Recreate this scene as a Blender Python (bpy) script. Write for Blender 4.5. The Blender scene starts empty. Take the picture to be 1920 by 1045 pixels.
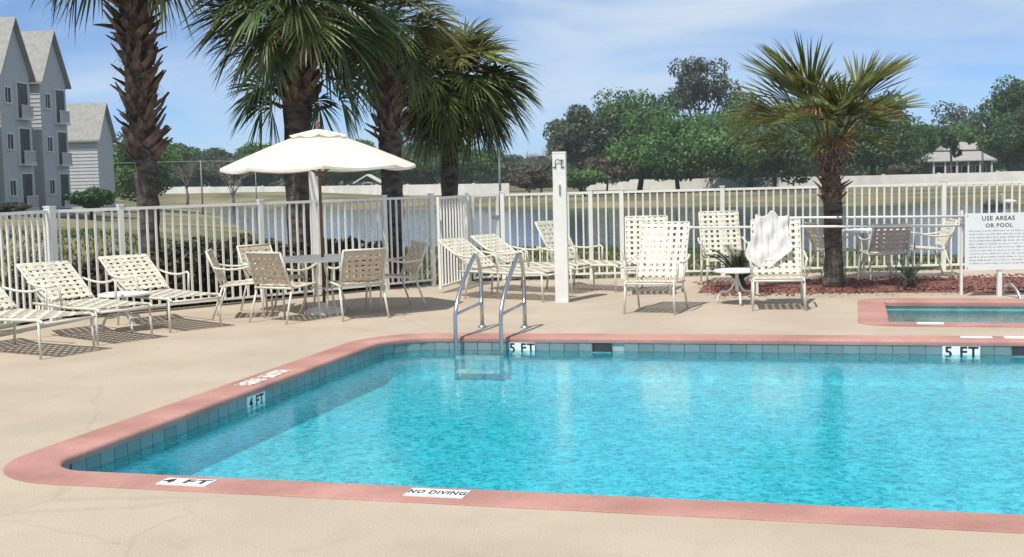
import bpy, math, random
import numpy as np
from mathutils import Vector, Matrix
from mathutils.geometry import tessellate_polygon

C = bpy.context.scene.collection
sc = bpy.context.scene
R = math.radians
PI = math.pi

# ------------------------------------------------------------------ camera
FOC, CAMH = 2300.0, 1.63
PITCH, ROLL = math.atan((522.5 - 330.0) / FOC), 0.025
fwd = Vector((0, math.cos(PITCH), -math.sin(PITCH)))
r0 = Vector((1, 0, 0)); u0 = Vector((0, math.sin(PITCH), math.cos(PITCH)))
rgt = math.cos(ROLL) * r0 - math.sin(ROLL) * u0
upv = math.cos(ROLL) * u0 + math.sin(ROLL) * r0
cd = bpy.data.cameras.new('camera'); cam = bpy.data.objects.new('camera', cd); C.objects.link(cam)
cam.matrix_world = Matrix(((rgt.x, upv.x, -fwd.x, 0), (rgt.y, upv.y, -fwd.y, 0), (rgt.z, upv.z, -fwd.z, CAMH), (0, 0, 0, 1)))
cd.sensor_width = 36; cd.lens = FOC / 1920 * 36; cd.clip_start = 0.1; cd.clip_end = 3000
sc.camera = cam

# ------------------------------------------------------------------ sky and sun
SUN_EL, SUN_TRAVEL = R(62), R(33)          # travel: azimuth the shadows run to, clockwise from +Y
world = bpy.data.worlds.new('World'); sc.world = world; world.use_nodes = True
wn, wl = world.node_tree.nodes, world.node_tree.links
wn.clear()
out = wn.new('ShaderNodeOutputWorld'); bg = wn.new('ShaderNodeBackground'); bg.inputs[1].default_value = 0.10
sky = wn.new('ShaderNodeTexSky'); sky.sky_type = 'NISHITA'; sky.sun_disc = False
sky.sun_elevation = SUN_EL; sky.sun_rotation = SUN_TRAVEL + PI
sky.air_density = 0.5; sky.dust_density = 0.0; sky.ozone_density = 5.0
gain = wn.new('ShaderNodeMixRGB'); gain.blend_type = 'MULTIPLY'; gain.inputs[0].default_value = 1; gain.inputs[2].default_value = (0.80, 1.14, 1.34, 1)
tc = wn.new('ShaderNodeTexCoord'); mp = wn.new('ShaderNodeMapping')
mp.inputs['Scale'].default_value = (2.2, 1.4, 9.0); mp.inputs['Rotation'].default_value = (0.0, 0.16, 0.5)
n1 = wn.new('ShaderNodeTexNoise'); n1.inputs['Scale'].default_value = 1.5; n1.inputs['Detail'].default_value = 7; n1.inputs['Roughness'].default_value = 0.55
n1.inputs['Distortion'].default_value = 0.5
rp = wn.new('ShaderNodeValToRGB'); rp.color_ramp.elements[0].position = 0.34; rp.color_ramp.elements[1].position = 0.67
rp.color_ramp.elements[1].color = (0.85, 0.85, 0.85, 1); rp.color_ramp.elements[0].color = (0.16, 0.16, 0.16, 1)
mx = wn.new('ShaderNodeMixRGB'); mx.inputs[2].default_value = (7.0, 8.0, 9.0, 1)
wl.new(tc.outputs['Generated'], mp.inputs[0]); wl.new(mp.outputs[0], n1.inputs['Vector']); wl.new(n1.outputs[0], rp.inputs[0])
wl.new(rp.outputs[0], mx.inputs[0]); wl.new(sky.outputs[0], gain.inputs[1]); wl.new(gain.outputs[0], mx.inputs[1]); wl.new(mx.outputs[0], bg.inputs[0]); wl.new(bg.outputs[0], out.inputs[0])
sd = bpy.data.lights.new('sun', 'SUN'); sd.energy = 4.6; sd.angle = R(0.53); sd.color = (1.0, 0.95, 0.87)
sun = bpy.data.objects.new('sun', sd); C.objects.link(sun)
trav = Vector((math.sin(SUN_TRAVEL) * math.cos(SUN_EL), math.cos(SUN_TRAVEL) * math.cos(SUN_EL), -math.sin(SUN_EL)))
sun.rotation_euler = trav.to_track_quat('-Z', 'Y').to_euler()
sun.location = (-20, -20, 40)
sc.view_settings.view_transform = 'Standard'; sc.view_settings.look = 'None'
sc.view_settings.gamma = 1; sc.view_settings.use_curve_mapping = False
sc.view_settings.exposure = 0.05
HAZE = 0.0004

# ------------------------------------------------------------------ helpers
def ray(px, py): return fwd * FOC + rgt * (px - 960) + upv * (522.5 - py)
def G(px, py, z=0.0):
    d = ray(px, py); t = (z - CAMH) / d.z
    return Vector((0, 0, CAMH)) + d * t
def D(px, py, Y):
    d = ray(px, py); return Vector((0, 0, CAMH)) + d * (Y / d.y)

class M:
    """collects shapes for one mesh"""
    def __init__(s): s.v = []; s.f = []
    def add(s, vs, fs):
        o = len(s.v); s.v += [tuple(p) for p in vs]; s.f += [tuple(o + i for i in f) for f in fs]; return s
    def box(s, c, d, rz=0.0):
        x, y, z = d[0] / 2, d[1] / 2, d[2] / 2; k, q = math.cos(rz), math.sin(rz)
        vs = []
        for a in (-x, x):
            for b in (-y, y):
                for e in (-z, z): vs.append((c[0] + a * k - b * q, c[1] + a * q + b * k, c[2] + e))
        return s.add(vs, [(0, 1, 3, 2), (4, 6, 7, 5), (0, 4, 5, 1), (2, 3, 7, 6), (0, 2, 6, 4), (1, 5, 7, 3)])
    def tube(s, pts, r, n=8, cap=True):
        pts = [Vector(p) for p in pts]; rs = r if isinstance(r, (list, tuple)) else [r] * len(pts)
        vs, fs = [], []
        ref = None
        for i, p in enumerate(pts):
            t = (pts[min(i + 1, len(pts) - 1)] - pts[max(i - 1, 0)]).normalized()
            if ref is None: ref = Vector((0, 0, 1)) if abs(t.z) < 0.9 else Vector((1, 0, 0))
            a = t.cross(ref).normalized(); b = a.cross(t).normalized(); ref = b
            for k in range(n):
                w = 2 * PI * k / n; vs.append(p + (a * math.cos(w) + b * math.sin(w)) * rs[i])
        for i in range(len(pts) - 1):
            for k in range(n):
                fs.append((i * n + k, i * n + (k + 1) % n, (i + 1) * n + (k + 1) % n, (i + 1) * n + k))
        if cap:
            fs.append(tuple(range(n))[::-1]); fs.append(tuple((len(pts) - 1) * n + k for k in range(n)))
        return s.add(vs, fs)
    def lathe(s, prof, n=24, c=(0, 0, 0)):
        vs, fs = [], []
        for r, z in prof:
            for k in range(n):
                w = 2 * PI * k / n; vs.append((c[0] + r * math.cos(w), c[1] + r * math.sin(w), c[2] + z))
        for i in range(len(prof) - 1):
            for k in range(n): fs.append((i * n + k, i * n + (k + 1) % n, (i + 1) * n + (k + 1) % n, (i + 1) * n + k))
        return s.add(vs, fs)
    def mesh(s, name, mat, smooth=False):
        me = bpy.data.meshes.new(name); me.from_pydata(s.v, [], s.f); me.update()
        if mat: me.materials.append(mat)
        if smooth:
            me.polygons.foreach_set('use_smooth', [True] * len(me.polygons))
        return me
    def obj(s, name, mat, parent=None, smooth=False, loc=None):
        return link(name, s.mesh(name, mat, smooth), parent, loc)

def link(name, me, parent=None, loc=None, rz=0.0):
    o = bpy.data.objects.new(name, me); C.objects.link(o)
    if parent is not None: o.parent = parent
    if loc is not None: o.location = loc
    if rz: o.rotation_euler = (0, 0, rz)
    return o
def tag(o, label=None, cat=None, group=None, kind=None):
    if label: o['label'] = label
    if cat: o['category'] = cat
    if group: o['group'] = group
    if kind: o['kind'] = kind
    return o
def thing(name, label, cat, loc=(0, 0, 0), rz=0.0, group=None):
    o = bpy.data.objects.new(name, None); C.objects.link(o); o.location = loc; o.rotation_euler = (0, 0, rz)
    o.empty_display_size = 0.2
    return tag(o, label, cat, group)
def struct(o): o['kind'] = 'structure'; return o
def copy_tree(o, parent=None):
    c = o.copy(); C.objects.link(c)
    if parent is not None: c.parent = parent
    for ch in list(KIDS.get(o.name, [])) or list(o.children): copy_tree(ch, c)
    return c
KIDS = {}
def dup(root, loc, rz, label):
    r = copy_tree(root); r.location = loc; r.rotation_euler = (0, 0, rz); r['label'] = label
    return r
def bez(p0, p1, p2, n=6):
    p0, p1, p2 = Vector(p0), Vector(p1), Vector(p2)
    return [(1 - t) ** 2 * p0 + 2 * t * (1 - t) * p1 + t * t * p2 for t in [i / n for i in range(n + 1)]]
def npmesh(name, V, F, mat, smooth=False):
    """V (n,3), F (m,4) arrays"""
    me = bpy.data.meshes.new(name); k = F.shape[1]
    me.vertices.add(len(V)); me.vertices.foreach_set('co', V.astype(np.float32).ravel())
    me.loops.add(F.size); me.loops.foreach_set('vertex_index', F.astype(np.int32).ravel())
    me.polygons.add(len(F)); me.polygons.foreach_set('loop_start', np.arange(0, F.size, k, dtype=np.int32))
    me.polygons.foreach_set('loop_total', np.full(len(F), k, dtype=np.int32))
    me.update(calc_edges=True)
    if smooth: me.polygons.foreach_set('use_smooth', np.ones(len(F), dtype=bool))
    if mat: me.materials.append(mat)
    return me

# ------------------------------------------------------------------ materials
def mat(name, col, rough=0.6, var=0.12, scale=6.0, bump=0.0, bscale=None, col2=None, metal=0.0, spec=0.5, rnd=0.0, lo=0.35, hi=0.65, detail=4, transl=0.0, stretch=None, space='Object'):
    m = bpy.data.materials.new(name); m.use_nodes = True
    nt = m.node_tree; N, L = nt.nodes, nt.links
    b = N['Principled BSDF']; b.inputs['Roughness'].default_value = rough; b.inputs['Metallic'].default_value = metal
    b.inputs['Specular IOR Level'].default_value = spec
    t = N.new('ShaderNodeTexCoord'); src = t.outputs['Object']
    if space == 'World':
        g = N.new('ShaderNodeNewGeometry'); src = g.outputs['Position']
    if stretch:
        mp = N.new('ShaderNodeMapping'); mp.inputs['Scale'].default_value = stretch; L.new(src, mp.inputs[0]); src = mp.outputs[0]
    n = N.new('ShaderNodeTexNoise'); n.inputs['Scale'].default_value = scale; n.inputs['Detail'].default_value = detail
    L.new(src, n.inputs['Vector'])
    r = N.new('ShaderNodeValToRGB'); r.color_ramp.elements[0].position = lo; r.color_ramp.elements[1].position = hi
    c1 = tuple(max(0, c * (1 - var)) for c in col); c2 = col2 if col2 else tuple(min(1, c * (1 + var)) for c in col)
    r.color_ramp.elements[0].color = (*c1, 1); r.color_ramp.elements[1].color = (*c2, 1)
    L.new(n.outputs[0], r.inputs[0]); colout = r.outputs[0]
    if rnd:
        oi = N.new('ShaderNodeObjectInfo'); hs = N.new('ShaderNodeHueSaturation')
        mr = N.new('ShaderNodeMapRange'); mr.inputs[3].default_value = 1 - rnd; mr.inputs[4].default_value = 1 + rnd
        L.new(oi.outputs['Random'], mr.inputs[0]); L.new(mr.outputs[0], hs.inputs['Value'])
        mr2 = N.new('ShaderNodeMapRange'); mr2.inputs[3].default_value = 0.5 - rnd * 0.06; mr2.inputs[4].default_value = 0.5 + rnd * 0.06
        ml = N.new('ShaderNodeMath'); ml.operation = 'MULTIPLY'; ml.inputs[1].default_value = 7.31
        fr = N.new('ShaderNodeMath'); fr.operation = 'FRACT'
        L.new(oi.outputs['Random'], ml.inputs[0]); L.new(ml.outputs[0], fr.inputs[0]); L.new(fr.outputs[0], mr2.inputs[0]); L.new(mr2.outputs[0], hs.inputs['Hue'])
        L.new(colout, hs.inputs['Color']); colout = hs.outputs[0]
    L.new(colout, b.inputs['Base Color'])
    if bump:
        n2 = N.new('ShaderNodeTexNoise'); n2.inputs['Scale'].default_value = bscale or scale * 4; n2.inputs['Detail'].default_value = 6
        L.new(src, n2.inputs['Vector']); bp = N.new('ShaderNodeBump'); bp.inputs['Strength'].default_value = bump; bp.inputs['Distance'].default_value = 0.02
        L.new(n2.outputs[0], bp.inputs['Height']); L.new(bp.outputs[0], b.inputs['Normal'])
    if transl:
        tr = N.new('ShaderNodeBsdfTranslucent'); ms = N.new('ShaderNodeMixShader'); ms.inputs[0].default_value = transl
        hs2 = N.new('ShaderNodeHueSaturation'); hs2.inputs['Value'].default_value = 1.5; hs2.inputs['Hue'].default_value = 0.485
        L.new(colout, hs2.inputs['Color']); L.new(hs2.outputs[0], tr.inputs[0])
        L.new(b.outputs[0], ms.inputs[1]); L.new(tr.outputs[0], ms.inputs[2]); L.new(ms.outputs[0], N['Material Output'].inputs[0])
    return m

MT = {}
MT['deck'] = mat('deck_concrete', (0.455, 0.380, 0.290), 0.85, 0.07, 1.1, 0.3, 70, detail=12, space='World')
MT['coping'] = mat('pink_coping', (0.415, 0.205, 0.165), 0.8, 0.14, 1.6, 0.25, 50, col2=(0.51, 0.265, 0.22), detail=6, space='World')
MT['basin'] = mat('pool_plaster', (0.082, 0.655, 0.735), 0.8, 0.12, 5, detail=5, space='World')
MT['tile'] = mat('waterline_tile', (0.19, 0.25, 0.26), 0.3, 0.1, 3, rnd=0.14)
MT['spab'] = mat('spa_plaster', (0.26, 0.45, 0.43), 0.8, 0.12, 5, space='World')
MT['grout'] = mat('grout', (0.36, 0.39, 0.39), 0.8, 0.1, 10)
MT['white'] = mat('white_paint', (0.78, 0.77, 0.72), 0.4, 0.05, 8)
MT['fence'] = mat('white_fence_paint', (0.80, 0.79, 0.74), 0.4, 0.05, 3, rnd=0.05)
MT['frame'] = mat('cream_powdercoat', (0.66, 0.64, 0.55), 0.35, 0.05, 8)
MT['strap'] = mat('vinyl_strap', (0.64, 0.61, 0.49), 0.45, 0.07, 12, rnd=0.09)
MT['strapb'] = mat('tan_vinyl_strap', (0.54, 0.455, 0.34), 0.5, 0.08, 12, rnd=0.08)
MT['canvas'] = mat('canvas', (0.80, 0.76, 0.66), 0.85, 0.04, 4, 0.1, 120, transl=0.22)
MT['wood'] = mat('wood_brown', (0.16, 0.085, 0.04), 0.5, 0.25, 10, stretch=(1, 1, 0.1))
MT['steel'] = mat('steel', (0.56, 0.56, 0.57), 0.27, 0.08, 6, metal=1.0)
MT['dark'] = mat('dark_plastic_and_shade', (0.03, 0.032, 0.035), 0.5, 0.2, 8)  # dark plastic parts, plus the shade painted into balcony and skimmer openings
MT['ink'] = mat('black_ink', (0.02, 0.02, 0.02), 0.7, 0.1, 8)
MT['signw'] = mat('sign_face', (0.80, 0.80, 0.78), 0.4, 0.03, 4)
MT['wornw'] = mat('worn_tile', (0.50, 0.36, 0.30), 0.7, 0.2, 25, col2=(0.78, 0.74, 0.68), lo=.42, hi=.56, space='World')
MT['trunk'] = mat('palm_trunk', (0.080, 0.064, 0.054), 0.95, 0.45, 5, 0.9, 25, col2=(0.175, 0.145, 0.122), stretch=(1, 1, 2.5))
MT['boot'] = mat('palm_boot', (0.105, 0.068, 0.050), 0.95, 0.4, 6, 0.6, 30, col2=(0.215, 0.145, 0.105), rnd=0.35, stretch=(3, 3, 1))
MT['frond'] = mat('palm_frond', (0.052, 0.100, 0.034), 0.42, 0.3, 3, rnd=0.4, col2=(0.120, 0.175, 0.060), transl=0.35)
MT['frondy'] = mat('palm_frond_yellowing', (0.12, 0.135, 0.032), 0.5, 0.3, 3, rnd=0.3, col2=(0.21, 0.19, 0.055), transl=0.3)
MT['frondd'] = mat('palm_frond_dead', (0.26, 0.13, 0.05), 0.8, 0.3, 3, rnd=0.3, col2=(0.42, 0.24, 0.10), transl=0.15)
MT['frondg'] = mat('palm_frond_olive', (0.085, 0.120, 0.035), 0.42, 0.3, 3, rnd=0.4, col2=(0.200, 0.225, 0.068), transl=0.36)
MT['lawn'] = mat('lawn', (0.115, 0.118, 0.042), 0.9, 0.3, 0.10, 0.5, 30, col2=(0.235, 0.205, 0.105), detail=10, space='World')
MT['grass'] = mat('grass_blades', (0.055, 0.110, 0.022), 0.7, 0.3, 0.4, col2=(0.120, 0.155, 0.042), transl=0.3, space='World')
MT['mulch'] = mat('red_mulch', (0.16, 0.060, 0.046), 0.95, 0.4, 30, 1.0, 60, col2=(0.36, 0.165, 0.13), space='World')
MT['wall'] = mat('far_wall', (0.72, 0.70, 0.65), 0.85, 0.08, 0.6, space='World', detail=8)
MT['leafd'] = mat('leaf_dark', (0.036, 0.092, 0.026), 0.55, 0.35, 0.35, col2=(0.082, 0.165, 0.043), transl=0.3, space='World')
MT['leafm'] = mat('leaf_mid', (0.048, 0.130, 0.024), 0.55, 0.35, 0.35, col2=(0.105, 0.225, 0.044), transl=0.3, space='World')
MT['leafg'] = mat('leaf_greyish', (0.058, 0.088, 0.056), 0.55, 0.3, 0.35, col2=(0.115, 0.150, 0.095), transl=0.3, space='World')
MT['leafb'] = mat('leaf_brown', (0.070, 0.066, 0.036), 0.8, 0.3, 0.6, col2=(0.135, 0.110, 0.065), transl=0.1, space='World')
MT['hedge'] = mat('hedge_leaf', (0.030, 0.048, 0.018), 0.6, 0.4, 1.6, col2=(0.085, 0.088, 0.036), transl=0.2, space='World')
MT['hedgeb'] = mat('hedge_leaf_bronze', (0.040, 0.030, 0.020), 0.6, 0.4, 2.2, col2=(0.090, 0.070, 0.045), transl=0.2, space='World')
MT['bark'] = mat('bark', (0.075, 0.058, 0.045), 0.95, 0.35, 3, 0.4, 12)
MT['bareb'] = mat('bare_bark', (0.19, 0.165, 0.145), 0.9, 0.25, 3)
MT['siding'] = mat('siding', (0.46, 0.47, 0.47), 0.7, 0.04, 2)
MT['roof'] = mat('shingle_roof', (0.30, 0.295, 0.27), 0.9, 0.12, 3, detail=8)
MT['glass'] = mat('dark_glass', (0.018, 0.02, 0.024), 0.4, 0.2, 2, spec=0.25)
MT['trim'] = mat('trim', (0.66, 0.66, 0.64), 0.6, 0.04, 3)
MT['hroof'] = mat('grey_metal_roof', (0.34, 0.33, 0.32), 0.8, 0.08, 1.5)
MT['hwall'] = mat('house_wall', (0.20, 0.18, 0.17), 0.8, 0.1, 2)
MT['cycad'] = mat('cycad_leaf', (0.028, 0.060, 0.030), 0.4, 0.3, 5, rnd=0.2, col2=(0.055, 0.095, 0.045))
MT['cloth'] = mat('white_towel', (0.62, 0.60, 0.57), 0.95, 0.05, 5, 0.4, 150)
MT['pole'] = mat('grey_pole', (0.20, 0.23, 0.20), 0.6, 0.1, 3)

def weather(m, crack=True):
    nt = m.node_tree; N, L = nt.nodes, nt.links; b = N['Principled BSDF']; src = b.inputs['Base Color'].links[0].from_socket
    g = N.new('ShaderNodeNewGeometry'); wn_ = N.new('ShaderNodeTexNoise'); wn_.inputs['Scale'].default_value = 1.2; wn_.inputs['Detail'].default_value = 6
    L.new(g.outputs['Position'], wn_.inputs['Vector'])
    va = N.new('ShaderNodeVectorMath'); va.operation = 'MULTIPLY_ADD'; va.inputs[1].default_value = (.7, .7, 0); L.new(wn_.outputs[1], va.inputs[0]); L.new(g.outputs['Position'], va.inputs[2])
    vo = N.new('ShaderNodeTexVoronoi'); vo.feature = 'DISTANCE_TO_EDGE'; vo.inputs['Scale'].default_value = .24; L.new(va.outputs[0], vo.inputs['Vector'])
    r1 = N.new('ShaderNodeValToRGB'); r1.color_ramp.elements[0].color = (.90, .89, .88, 1); r1.color_ramp.elements[1].color = (1, 1, 1, 1); r1.color_ramp.elements[0].position = .0004; r1.color_ramp.elements[1].position = .0018
    L.new(vo.outputs['Distance'], r1.inputs[0])
    n2 = N.new('ShaderNodeTexNoise'); n2.inputs['Scale'].default_value = 3.4; n2.inputs['Detail'].default_value = 10; n2.inputs['Roughness'].default_value = .7; L.new(g.outputs['Position'], n2.inputs['Vector'])
    r2 = N.new('ShaderNodeValToRGB'); r2.color_ramp.elements[0].position = .33; r2.color_ramp.elements[1].position = .47; r2.color_ramp.elements[0].color = (.93, .92, .91, 1); r2.color_ramp.elements[1].color = (1, 1, 1, 1); L.new(n2.outputs[0], r2.inputs[0])
    n3 = N.new('ShaderNodeTexNoise'); n3.inputs['Scale'].default_value = 90; n3.inputs['Detail'].default_value = 3; L.new(g.outputs['Position'], n3.inputs['Vector'])
    r3 = N.new('ShaderNodeValToRGB'); r3.color_ramp.elements[0].position = .3; r3.color_ramp.elements[1].position = .7; r3.color_ramp.elements[0].color = (.86, .86, .86, 1); r3.color_ramp.elements[1].color = (1.08, 1.08, 1.08, 1); L.new(n3.outputs[0], r3.inputs[0])
    for k in ((r1, r2, r3) if crack else (r2, r3)):
        mm = N.new('ShaderNodeMixRGB'); mm.blend_type = 'MULTIPLY'; mm.inputs[0].default_value = 1; L.new(src, mm.inputs[1]); L.new(k.outputs[0], mm.inputs[2]); src = mm.outputs[0]
    L.new(src, b.inputs['Base Color'])
weather(MT['deck']); weather(MT['coping'], False)
def water_mat(name, tintA, tintB, bumpS, scl, refr):
    m = bpy.data.materials.new(name); m.use_nodes = True; N, L = m.node_tree.nodes, m.node_tree.links
    N.remove(N['Principled BSDF'])
    g = N.new('ShaderNodeNewGeometry')
    def noise(sc_, det, dist=0.0):
        n = N.new('ShaderNodeTexNoise'); n.inputs['Scale'].default_value = sc_; n.inputs['Detail'].default_value = det; n.inputs['Distortion'].default_value = dist
        L.new(g.outputs['Position'], n.inputs['Vector']); return n
    na, nb, nc = noise(scl, 3, 0.8), noise(2.2, 2), noise(0.5, 1)
    # calm and ruffled patches
    pr = N.new('ShaderNodeMapRange'); pr.inputs[1].default_value = 0.35; pr.inputs[2].default_value = 0.65; pr.inputs[3].default_value = 0.35; pr.inputs[4].default_value = 1.0
    L.new(nc.outputs[0], pr.inputs[0])
    mu = N.new('ShaderNodeMath'); mu.operation = 'MULTIPLY'; L.new(na.outputs[0], mu.inputs[0]); L.new(pr.outputs[0], mu.inputs[1])
    ad = N.new('ShaderNodeMath'); ad.operation = 'MULTIPLY_ADD'; ad.inputs[1].default_value = 0.9
    L.new(nb.outputs[0], ad.inputs[0]); L.new(mu.outputs[0], ad.inputs[2])
    def bump(st):
        b = N.new('ShaderNodeBump'); b.inputs['Strength'].default_value = st; b.inputs['Distance'].default_value = 0.02; L.new(ad.outputs[0], b.inputs['Height']); return b
    b1, b2 = bump(bumpS), bump(min(1, bumpS * 3.5))
    fr = N.new('ShaderNodeFresnel'); fr.inputs['IOR'].default_value = 1.33; L.new(b1.outputs[0], fr.inputs['Normal'])
    gl = N.new('ShaderNodeBsdfGlossy'); gl.inputs['Roughness'].default_value = 0.01; L.new(b1.outputs[0], gl.inputs['Normal'])
    tr = N.new('ShaderNodeBsdfTransparent')
    # caustic light is painted in: a Voronoi pattern tints the transmitted colour
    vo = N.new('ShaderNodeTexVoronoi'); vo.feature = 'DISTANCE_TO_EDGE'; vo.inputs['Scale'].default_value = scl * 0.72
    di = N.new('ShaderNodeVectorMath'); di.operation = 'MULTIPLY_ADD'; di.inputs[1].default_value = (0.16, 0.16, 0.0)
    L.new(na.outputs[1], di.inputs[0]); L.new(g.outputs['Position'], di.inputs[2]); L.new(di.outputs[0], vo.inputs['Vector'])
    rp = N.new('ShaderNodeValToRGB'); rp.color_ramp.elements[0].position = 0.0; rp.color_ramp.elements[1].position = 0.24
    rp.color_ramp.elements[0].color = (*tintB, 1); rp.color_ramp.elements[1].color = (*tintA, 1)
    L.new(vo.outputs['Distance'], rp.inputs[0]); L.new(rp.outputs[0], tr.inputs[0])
    rf = N.new('ShaderNodeBsdfRefraction'); rf.inputs['IOR'].default_value = 1.33; rf.inputs['Roughness'].default_value = 0.0
    L.new(rp.outputs[0], rf.inputs[0]); L.new(b2.outputs[0], rf.inputs['Normal'])
    m1 = N.new('ShaderNodeMixShader'); m1.inputs[0].default_value = refr; L.new(tr.outputs[0], m1.inputs[1]); L.new(rf.outputs[0], m1.inputs[2])
    m2 = N.new('ShaderNodeMixShader'); L.new(fr.outputs[0], m2.inputs[0]); L.new(m1.outputs[0], m2.inputs[1]); L.new(gl.outputs[0], m2.inputs[2])
    L.new(m2.outputs[0], N['Material Output'].inputs[0])
    return m
MT['water'] = water_mat('pool_water', (0.24, 0.60, 0.68), (1.0, 1.0, 1.0), 0.125, 22.0, 0.2)
def pond_mat():
    m = mat('pond_water', (0.02, 0.06, 0.105), 0.06, 0.1, 0.1, 0.0, space='World', spec=0.6)
    N, L = m.node_tree.nodes, m.node_tree.links
    g = N.new('ShaderNodeNewGeometry'); mp = N.new('ShaderNodeMapping'); mp.inputs['Scale'].default_value = (0.5, 1.2, 1)
    n = N.new('ShaderNodeTexNoise'); n.inputs['Scale'].default_value = 1.4; n.inputs['Detail'].default_value = 5
    bp = N.new('ShaderNodeBump'); bp.inputs['Strength'].default_value = 0.35; bp.inputs['Distance'].default_value = 0.1
    L.new(g.outputs['Position'], mp.inputs[0]); L.new(mp.outputs[0], n.inputs['Vector']); L.new(n.outputs[0], bp.inputs['Height'])
    L.new(bp.outputs[0], N['Principled BSDF'].inputs['Normal'])
    return m
MT['pond'] = pond_mat()

# ------------------------------------------------------------------ pool frame of reference
AX = R(74.4)
e2 = Vector((math.cos(AX), math.sin(AX), 0)); e1 = Vector((math.sin(AX), -math.cos(AX), 0))
RZP = AX - PI / 2                                  # local x -> e1, local y -> e2
def W(a, b, z=0.0): p = e1 * a + e2 * b; return Vector((p.x, p.y, z))
def ab(p): return (p.x * e1.x + p.y * e1.y, p.x * e2.x + p.y * e2.y)
BN = 6.02                                          # near inner edge
def BF(a): return 11.83 + (a + 3.5) * 0.034        # far inner edge
AL, AR = -4.57, 7.6
def offset_poly(corners, radii, d, n=10):
    """rounded polygon (counter-clockwise corners), grown outwards by d"""
    k = len(corners); P = [Vector((c[0], c[1])) for c in corners]; res = []
    for i in range(k):
        p, q, s = P[i - 1], P[i], P[(i + 1) % k]
        d1 = (q - p).normalized(); d2 = (s - q).normalized()
        n1_, n2_ = Vector((d1.y, -d1.x)), Vector((d2.y, -d2.x))
        ang = math.acos(max(-1, min(1, d1.dot(d2)))); r = radii[i]
        t = r * math.tan(ang / 2); st = q - d1 * t; ctr = st - n1_ * r
        a0 = math.atan2(n1_.y, n1_.x)
        for j in range(n + 1):
            w = a0 + ang * j / n; res.append(ctr + Vector((math.cos(w), math.sin(w))) * (r + d))
    return res
poolc = [(AL, BN), (AR, BN), (AR, BF(AR)), (AL, BF(AL))]; poolr = [0.32, 0.32, 0.55, 0.55]
spac = [(0.37, 13.34), (4.2, 13.34), (4.2, 15.42), (0.37, 15.42)]; spar = [0.02] * 4
def ring(path_fn, prof, close=True):
    m = M(); rows = [[W(p.x, p.y, z) for p in path_fn(d)] for d, z in prof]; n = len(rows[0])
    vs = [v for r in rows for v in r]; fs = []
    for i in range(len(rows) - 1):
        for k in range(n): fs.append((i * n + k, i * n + (k + 1) % n, (i + 1) * n + (k + 1) % n, (i + 1) * n + k))
    m.add(vs, fs); return m
pool_path = lambda d: offset_poly(poolc, [max(q, .02 - d) for q in poolr], d)
spa_path = lambda d: offset_poly(spac, [max(.02, .02 - d)] * 4, d, 3)
CW = 0.32
prof = [(CW + .004, -0.06), (CW, 0.004), (CW - .006, 0.007), (0.03, 0.007), (0.012, 0.002), (0.003, -0.008), (0.0, -0.02), (0.002, -0.045), (0.03, -0.047)]
struct(ring(pool_path, prof).obj('pool_coping', MT['coping']))
prof_s = [(CW + .004, -0.06), (CW, 0.010), (CW - .006, 0.013), (0.03, 0.013), (0.01, 0.006), (0.0, -0.012), (0.002, -0.05), (0.03, -0.052)]
struct(ring(spa_path, prof_s).obj('spa_coping', MT['coping']))
def basin(path_fn, depth, name, z0=-0.046, mt='basin'):
    m = ring(path_fn, [(0.022, z0), (0.022, -depth * .8), (0.012, -depth * .9), (-0.01, -depth * .965), (-0.05, -depth)])
    fl = [W(p.x, p.y, -depth) for p in path_fn(-0.05)]
    m.add(fl, [tuple(range(len(fl)))]); o = m.obj(name, MT[mt], smooth=True); return struct(o)
pool_basin = basin(pool_path, 0.42, 'pool_basin'); spa_basin = basin(spa_path, 0.42, 'spa_basin', mt='spab')
WZ = -0.125
def sheet(path, z, name, mt):
    vs = [W(p.x, p.y, z) for p in path]; return struct(M().add(vs, [tuple(range(len(vs)))]).obj(name, mt))
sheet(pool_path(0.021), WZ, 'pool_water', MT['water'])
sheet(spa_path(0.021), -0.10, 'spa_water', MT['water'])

# ------------------------------------------------------------------ fence lines, deck
FA0, FAdir = Vector((-4.888, 15.4, 0)), Vector((0.7556, 0.655, 0))
def on_fence(px):                                   # where the left fence line is seen at this bearing
    u = (px - 960) / FOC; s = (u * FA0.y - FA0.x) / (FAdir.x - u * FAdir.y); return FA0 + FAdir * s
cornerL = on_fence(98); endL = on_fence(812)
FBY = 19.0
deck_out = [(-16, -9), (16, -9), (16, FBY + .15), (-.6, FBY + .15), (endL.x - .1, endL.y + .2), (cornerL.x - .15, cornerL.y + .25), (-6.65, 11.4), (-7.5, 4.0), (-16, 4.0)]
holes = [[W(p.x, p.y) for p in pool_path(CW)][::-1], [W(p.x, p.y) for p in spa_path(CW)][::-1]]
loops = [[Vector((x, y, 0)) for x, y in deck_out]] + holes
tris = tessellate_polygon(loops); flat = [v for l in loops for v in l]
dm = M(); dm.add(flat, [tuple(t) for t in tris])
n0 = len(deck_out); lowv = [Vector((x, y, -0.14)) for x, y in deck_out]
dm.add([Vector((x, y, 0)) for x, y in deck_out] + lowv, [(i, (i + 1) % n0, n0 + (i + 1) % n0, n0 + i) for i in range(n0)])
deck = dm.obj('pool_deck', MT['deck']); struct(deck)
import bmesh
bm = bmesh.new(); bm.from_mesh(deck.data); bmesh.ops.recalc_face_normals(bm, faces=bm.faces)
for f in bm.faces:
    if abs(f.normal.z) > .9 and f.normal.z < 0: f.normal_flip()
bm.to_mesh(deck.data); bm.free()

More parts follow.
